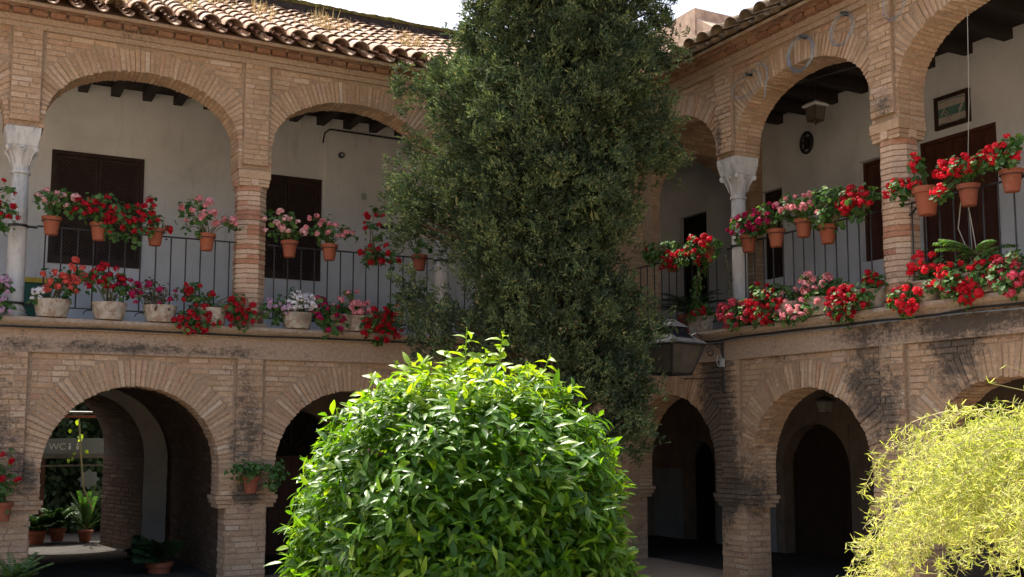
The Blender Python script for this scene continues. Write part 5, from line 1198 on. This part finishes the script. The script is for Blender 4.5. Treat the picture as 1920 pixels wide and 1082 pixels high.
# young shoots on top
def shoot(p, h, lean, nl):
    p = Vector(p); m = MB(); q = [p, p+Vector((lean*.3, 0, h*.5)), p+Vector((lean, 0, h))]; m.tube(q, [.005, .004, .002], 5); sh = m.build('young_shoot', M['orange_young'], t)
    C, D, N2, L = [], [], [], []
    for i in range(nl):
        s_ = .25+.75*i/nl; b = q[0].lerp(q[1], s_*2) if s_ < .5 else q[1].lerp(q[2], s_*2-1); a = i*2.4+random.random(); C.append(tuple(b)); D.append(tuple(Vector((math.cos(a), math.sin(a), random.uniform(-.1, .9))).normalized())); N2.append(tuple(Vector((random.gauss(0, .6), random.gauss(0, .6)-.5, 1.)).normalized())); L.append(random.uniform(.07, .12)*(1.1-.5*s_))
    L = np.array(L); V, F = leaf_batch(np.array(C), np.array(D), np.array(N2), L, L*.23, PROF, .35, .45); np_mesh('leaf_spray', V, F, M['orange_young'], sh, smooth=True)
for (px, dz, h, ln) in ((-.5, .74, .12, -.05), (-.02, .93, .24, .01), (.15, .92, .24, .03), (.36, .84, .20, .06), (-.40, .78, .16, -.10), (-.32, .82, .18, -.06), (-.1, .93, .12, -.02), (.26, .9, .1, .04), (-.60, .60, .12, -.06), (-.2, .9, .1, .0), (.07, .93, .13, .02)):
    shoot(ctr+np.array([px*.883, -px*.47-.05, dz]), h, ln, 9)
    shoot(ctr+np.array([px*.883+.03, -px*.47+.05, dz-.02]), h*.6, ln, 7)

# ================================================================== cypress
T0 = np.array([-2.4, -2.5]); RX = np.array([math.cos(yaw), -math.sin(yaw)]); RY = np.array([math.sin(yaw), math.cos(yaw)])
t = thing('cypress_tree', 'tall dark green cypress filling the inner corner of the courtyard', 'tree', (T0[0], T0[1], ZG))
prof_ = [(1.3, .2, .35), (1.6, .2, 1.0), (2.0, .35, 1.0), (2.4, .6, .95), (2.55, 1.0, .95), (3.0, 1.05, .95), (3.3, 1.0, .8), (3.6, 1.12, .62), (4.0, 1.52, .78), (4.4, 1.68, .85), (4.8, 1.52, 1.12), (5.2, 1.36, 1.18), (5.6, 1.36, 1.22), (6.0, 1.15, 1.3), (6.5, 1.12, 1.3), (7.5, 1.1, 1.2), (8.5, .9, .95), (9.6, .25, .3)]
zz, le, ri = map(np.array, zip(*prof_))
m = MB()
tr = [Vector((T0[0], T0[1], ZG)), Vector((T0[0]-.02, T0[1], 1)), Vector((T0[0]+.03, T0[1]+.02, 2.4)), Vector((T0[0]-.02, T0[1], 4)), Vector((T0[0], T0[1], 6.5)), Vector((T0[0], T0[1], 9.3))]
m.tube(tr, [.24, .19, .16, .13, .09, .02], 14); 
tk = m.build('trunk', M['bark'], t, True)
m = MB(); m.tube([Vector((T0[0]+.28, T0[1]-.05, ZG)), Vector((T0[0]+.26, T0[1]-.1, 1.2)), Vector((T0[0]+.22, T0[1]-.05, 2.6)), Vector((T0[0]+.3, T0[1], 4.5)), Vector((T0[0]+.5, T0[1], 7))], [.12, .11, .10, .07, .02], 10); m.build('trunk', M['bark'], t, True)
# boughs: a limb from the trunk to a bough centre, each carrying tufts
def reach(z, th):
    """extent of the crown at height z in direction th (0 = right)"""
    l = np.interp(z, zz, le); r_ = np.interp(z, zz, ri); f = np.cos(th); s_ = np.abs(np.sin(th))
    side = np.where(f > 0, r_, l); dep = np.minimum((l+r_)/2*.9, 1.25)
    return np.sqrt((side*f)**2+(dep*s_)**2)
nb = 900
bz = NR.uniform(1.45, 9.3, nb*3); bt = NR.uniform(0, 2*math.pi, nb*3)
keep = np.ones(len(bz), bool)
low = bz < 3.7
keep &= ~(low & (NR.random(len(bz)) < .42) & (np.abs(np.cos(bt)) < .85))
keep &= ~((bz < 2.45) & (np.cos(bt) < .1))
bz, bt = bz[keep][:nb+200], bt[keep][:nb+200]
fr = NR.uniform(.35, 1.0, len(bz))**.55
rr = (reach(bz, bt)*(1+.10*np.sin(bz*4.1+bt*3)+.07*np.sin(bz*7.3-bt*5+1))-.05)*fr
bx = T0[0]+RX[0]*np.cos(bt)*rr+RY[0]*np.sin(bt)*rr; by = T0[1]+RX[1]*np.cos(bt)*rr+RY[1]*np.sin(bt)*rr
Bc = np.stack([bx, by, bz], 1)
# extra boughs that break the outline: (lateral, depth, z)
ex = [(-1.72, -.1, 5.55), (-1.5, -.1, 5.45), (-1.78, 0, 4.45), (-1.62, 0, 4.25), (-1.7, -.2, 4.05), (-1.62, -.2, 3.15), (-1.70, -.2, 3.3), (-1.5, -.2, 2.9), (-1.4, -.3, 2.65), (-1.3, -.3, 3.0), (-1.25, -.3, 2.7), (-1.15, -.3, 2.95), (1.32, 0, 4.85), (1.18, 0, 4.7), (1.0, -.2, 4.9), (.75, -.4, 4.0), (1.0, -.3, 2.95), (.95, -.3, 2.75), (.8, -.4, 2.4), (.8, -.4, 2.1), (.75, -.4, 1.85), (.88, -.4, 1.65), (.7, -.3, 1.7), (.6, -.3, 2.2), (-1.75, -.1, 4.3), (-1.68, -.1, 3.95), (-1.5, -.1, 4.85), (1.3, 0, 6.0), (1.15, 0, 5.5), (1.2, 0, 5.1), (-.9, -.6, 3.9), (-.6, -.7, 3.6), (-.5, -.7, 3.3), (-.9, -.5, 3.4), (-.3, -.8, 4.6), (-.1, -.8, 4.9), (-.9, -.6, 4.5), (-.7, -.7, 4.2)]
ex = ex+[(a+random.uniform(-.08, .10)*(1 if a < 0 else -1), b+random.uniform(-.1, .15), c+random.uniform(-.1, .1)) for a, b, c in ex]
E_ = np.array([[T0[0]+RX[0]*a+RY[0]*b, T0[1]+RX[1]*a+RY[1]*b, c] for a, b, c in ex]); Bc = np.concatenate([Bc, E_])
nb = len(Bc)
m = MB()
for c in Bc[::3]:
    c = Vector(c); h = Vector((T0[0], T0[1], max(.8, c.z-.5))); m.tube([h, h.lerp(c, .5)-EZ*.05, c], [.028, .018, .006], 4, False)
m.build('limbs', M['bark'], t)['kind'] = 'stuff'
# tufts around each bough, sprigs around each tuft, blades on each sprig
nt_ = 12; out = nrm(np.concatenate([Bc[:, :2]-T0, np.full((nb, 1), .45)], 1))
tc = np.repeat(Bc, nt_, 0)+NR.normal(0, 1, (nb*nt_, 3))*np.array([.095, .095, .115]); to = nrm(np.repeat(out, nt_, 0)+NR.normal(0, .45, (nb*nt_, 3)))
ns = 9; sc_ = np.repeat(tc, ns, 0)+NR.normal(0, .030, (len(tc)*ns, 3)); so_ = nrm(np.repeat(to, ns, 0)+NR.normal(0, .55, (len(tc)*ns, 3))+np.array([0, 0, .25]))
nbl = 6; k = np.tile(np.arange(nbl), len(sc_)); bc = np.repeat(sc_, nbl, 0)+np.repeat(so_, nbl, 0)*(k*.011)[:, None]; bd = nrm(np.repeat(so_, nbl, 0)+rand_unit(len(k))*.75)
n = len(bc); L = NR.uniform(.022, .048, n); S = nrm(np.cross(bd, rand_unit(n)))*(NR.uniform(.0055, .0105, n))[:, None]
V = np.stack([bc-S, bc+S, bc+bd*L[:, None]], 1).reshape(-1, 3); F = np.arange(n*3).reshape(-1, 3)
# Random Per Island varies per blade; broad light and dark clumps come from the material noise
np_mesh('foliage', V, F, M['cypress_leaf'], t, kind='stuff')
print('cypress tris', n)
# dense dull interior sprays
n = 24000; z_ = NR.uniform(2.2, 9.2, n); th_ = NR.uniform(0, 6.283, n); q_ = reach(z_, th_)*NR.uniform(.1, .80, n); q_ = np.where(z_ < 3.7, q_*.6, q_)
C = np.stack([T0[0]+RX[0]*np.cos(th_)*q_+RY[0]*np.sin(th_)*q_, T0[1]+RX[1]*np.cos(th_)*q_+RY[1]*np.sin(th_)*q_, z_], 1)
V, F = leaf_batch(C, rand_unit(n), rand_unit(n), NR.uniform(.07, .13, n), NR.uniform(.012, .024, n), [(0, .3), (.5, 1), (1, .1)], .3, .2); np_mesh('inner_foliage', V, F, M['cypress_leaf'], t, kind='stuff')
# cones
n = 260; idx = NR.integers(0, len(tc), n); c = tc[idx]+to[idx]*.06; m = MB()
for q in c: m.ob(q, Vector((.011, 0, .003)), Vector((0, .011, .002)), Vector((0, .002, .011)), .8, .002)
m.build('cones', plain('pale_brown_cypress_cone', (.30, .20, .12), .8, .2, 20, 0), t, kind='stuff')

# ================================================================== asparagus fern, foreground right
PC = np.array([-5.0, -10.63, 1.46])
t = thing('asparagus_fern', 'sunlit yellow green asparagus fern overflowing a beige urn in the right foreground', 'plant', (PC[0], PC[1], ZG))
CLAY = plain('beige_stone_urn', (.50, .38, .27), .85, .2, 8, .4)
m = MB(); m.lathe((PC[0], PC[1], 0), [(.16, .72), (.17, .75), (.11, .80), (.13, .86), (.21, 1.05), (.26, 1.28), (.265, 1.38), (.25, 1.42), (.29, 1.45), (.295, 1.49), (.26, 1.495), (.25, 1.45), (.02, 1.44)], 36); m.build('urn', CLAY, t, True)
m = MB(); m.box(PC[0]-.22, PC[0]+.22, PC[1]-.22, PC[1]+.22, ZG, .68); m.box(PC[0]-.26, PC[0]+.26, PC[1]-.26, PC[1]+.26, .68, .72); m.build('pedestal', CLAY, t)
m = MB(); m.lathe((PC[0], PC[1], 0), [(.25, 1.46), (.001, 1.47)], 16, cap=False); m.build('soil', M['soil'], t)
ST = MB(); Cs, Ds = [], []
for i in range(400):
    a = random.uniform(0, 6.28); l = random.uniform(.35, .98); el = random.uniform(.15, 1.25); h = Vector((math.cos(a), math.sin(a), 0)); wob = random.uniform(-.4, .4)
    b = Vector(PC)+h*random.uniform(0, .2)-EZ*.04; side = h.cross(EZ); pts = []
    nseg = 14; p = b.copy(); pitch = el
    for k in range(nseg+1):
        pts.append(p.copy()); s_ = k/nseg; pitch = el-(el+random.uniform(.9, 1.25))*min(1, s_*1.15)**1.3; dr = (h*math.cos(pitch)+EZ*math.sin(pitch)+side*wob*s_).normalized(); p = p+dr*(l/nseg)
    ST.tube(pts, [.0024-.0001*k for k in range(nseg+1)], 3, False)
    for j in range(nseg):
        for q in range(9):
            c = pts[j].lerp(pts[j+1], random.random()); tg = (pts[j+1]-pts[j]).normalized()
            if j < 2: continue
            # short side twigs carry whorls of needles
            e = Vector((random.gauss(0, 1), random.gauss(0, 1), random.gauss(0, 1))); e = (e-tg*e.dot(tg)).normalized()
            if q % 3 == 0:
                tip = c+(e+tg*.6).normalized()*random.uniform(.02, .055); ST.tube([c, tip], [.0012, .0008], 3, False)
                for _ in range(5):
                    f = c.lerp(tip, random.uniform(.3, 1)); g_ = Vector((random.gauss(0, 1), random.gauss(0, 1), random.gauss(0, 1))).normalized(); Cs.append(tuple(f)); Ds.append(tuple((g_+e*.5).normalized()))
            Cs.append(tuple(c)); Ds.append(tuple((e+tg*.5).normalized()))
# bare wiry stems sticking out
for (dx, dz, l) in ((-.62, .05, .1), (-.55, .12, .1), (-.40, .42, .2), (-.46, .36, .2), (-.42, .30, .2), (-.30, .42, .15), (-.2, .40, .15), (-.52, .2, .1), (-.34, .35, .1)):
    e = Vector(PC)+Vector((dx*.95*.883, -dx*.95*.47, dz)); s0 = Vector(PC)+Vector((dx*.3, 0, .1+dz*.4)); ST.tube([Vector(PC)+Vector((dx*.1, 0, 0)), s0, (s0+e)/2+EZ*.02, e], [.0028, .0026, .0022, .0016], 4); 
    for _ in range(3): Cs.append(tuple(e)); Ds.append(tuple(Vector((random.gauss(0, 1), random.gauss(0, 1), random.gauss(0, 1))).normalized()))
Cs = np.array(Cs); Ds = np.array(Ds); n = len(Cs); V, F = leaf_batch(Cs, Ds, rand_unit(n), NR.uniform(.016, .034, n), np.full(n, .0018), [(0, .8), (.5, 1), (1, .3)], .3, .15)
np_mesh('needles', V, F, M['fern_leaf'], t, kind='stuff'); ST.build('stems', M['fern_stem'], t, kind='stuff'); print('fern needles', n)
# blurred green plant at the lower left corner of the court
frond_plant((-7.75, -1.2, .18), 40, .42, 'potted_shrub', 'low green plant at the bottom left corner of the courtyard', 'plant', M['vine_leaf'], .25, .9, .9, .06, .012, 1.2)
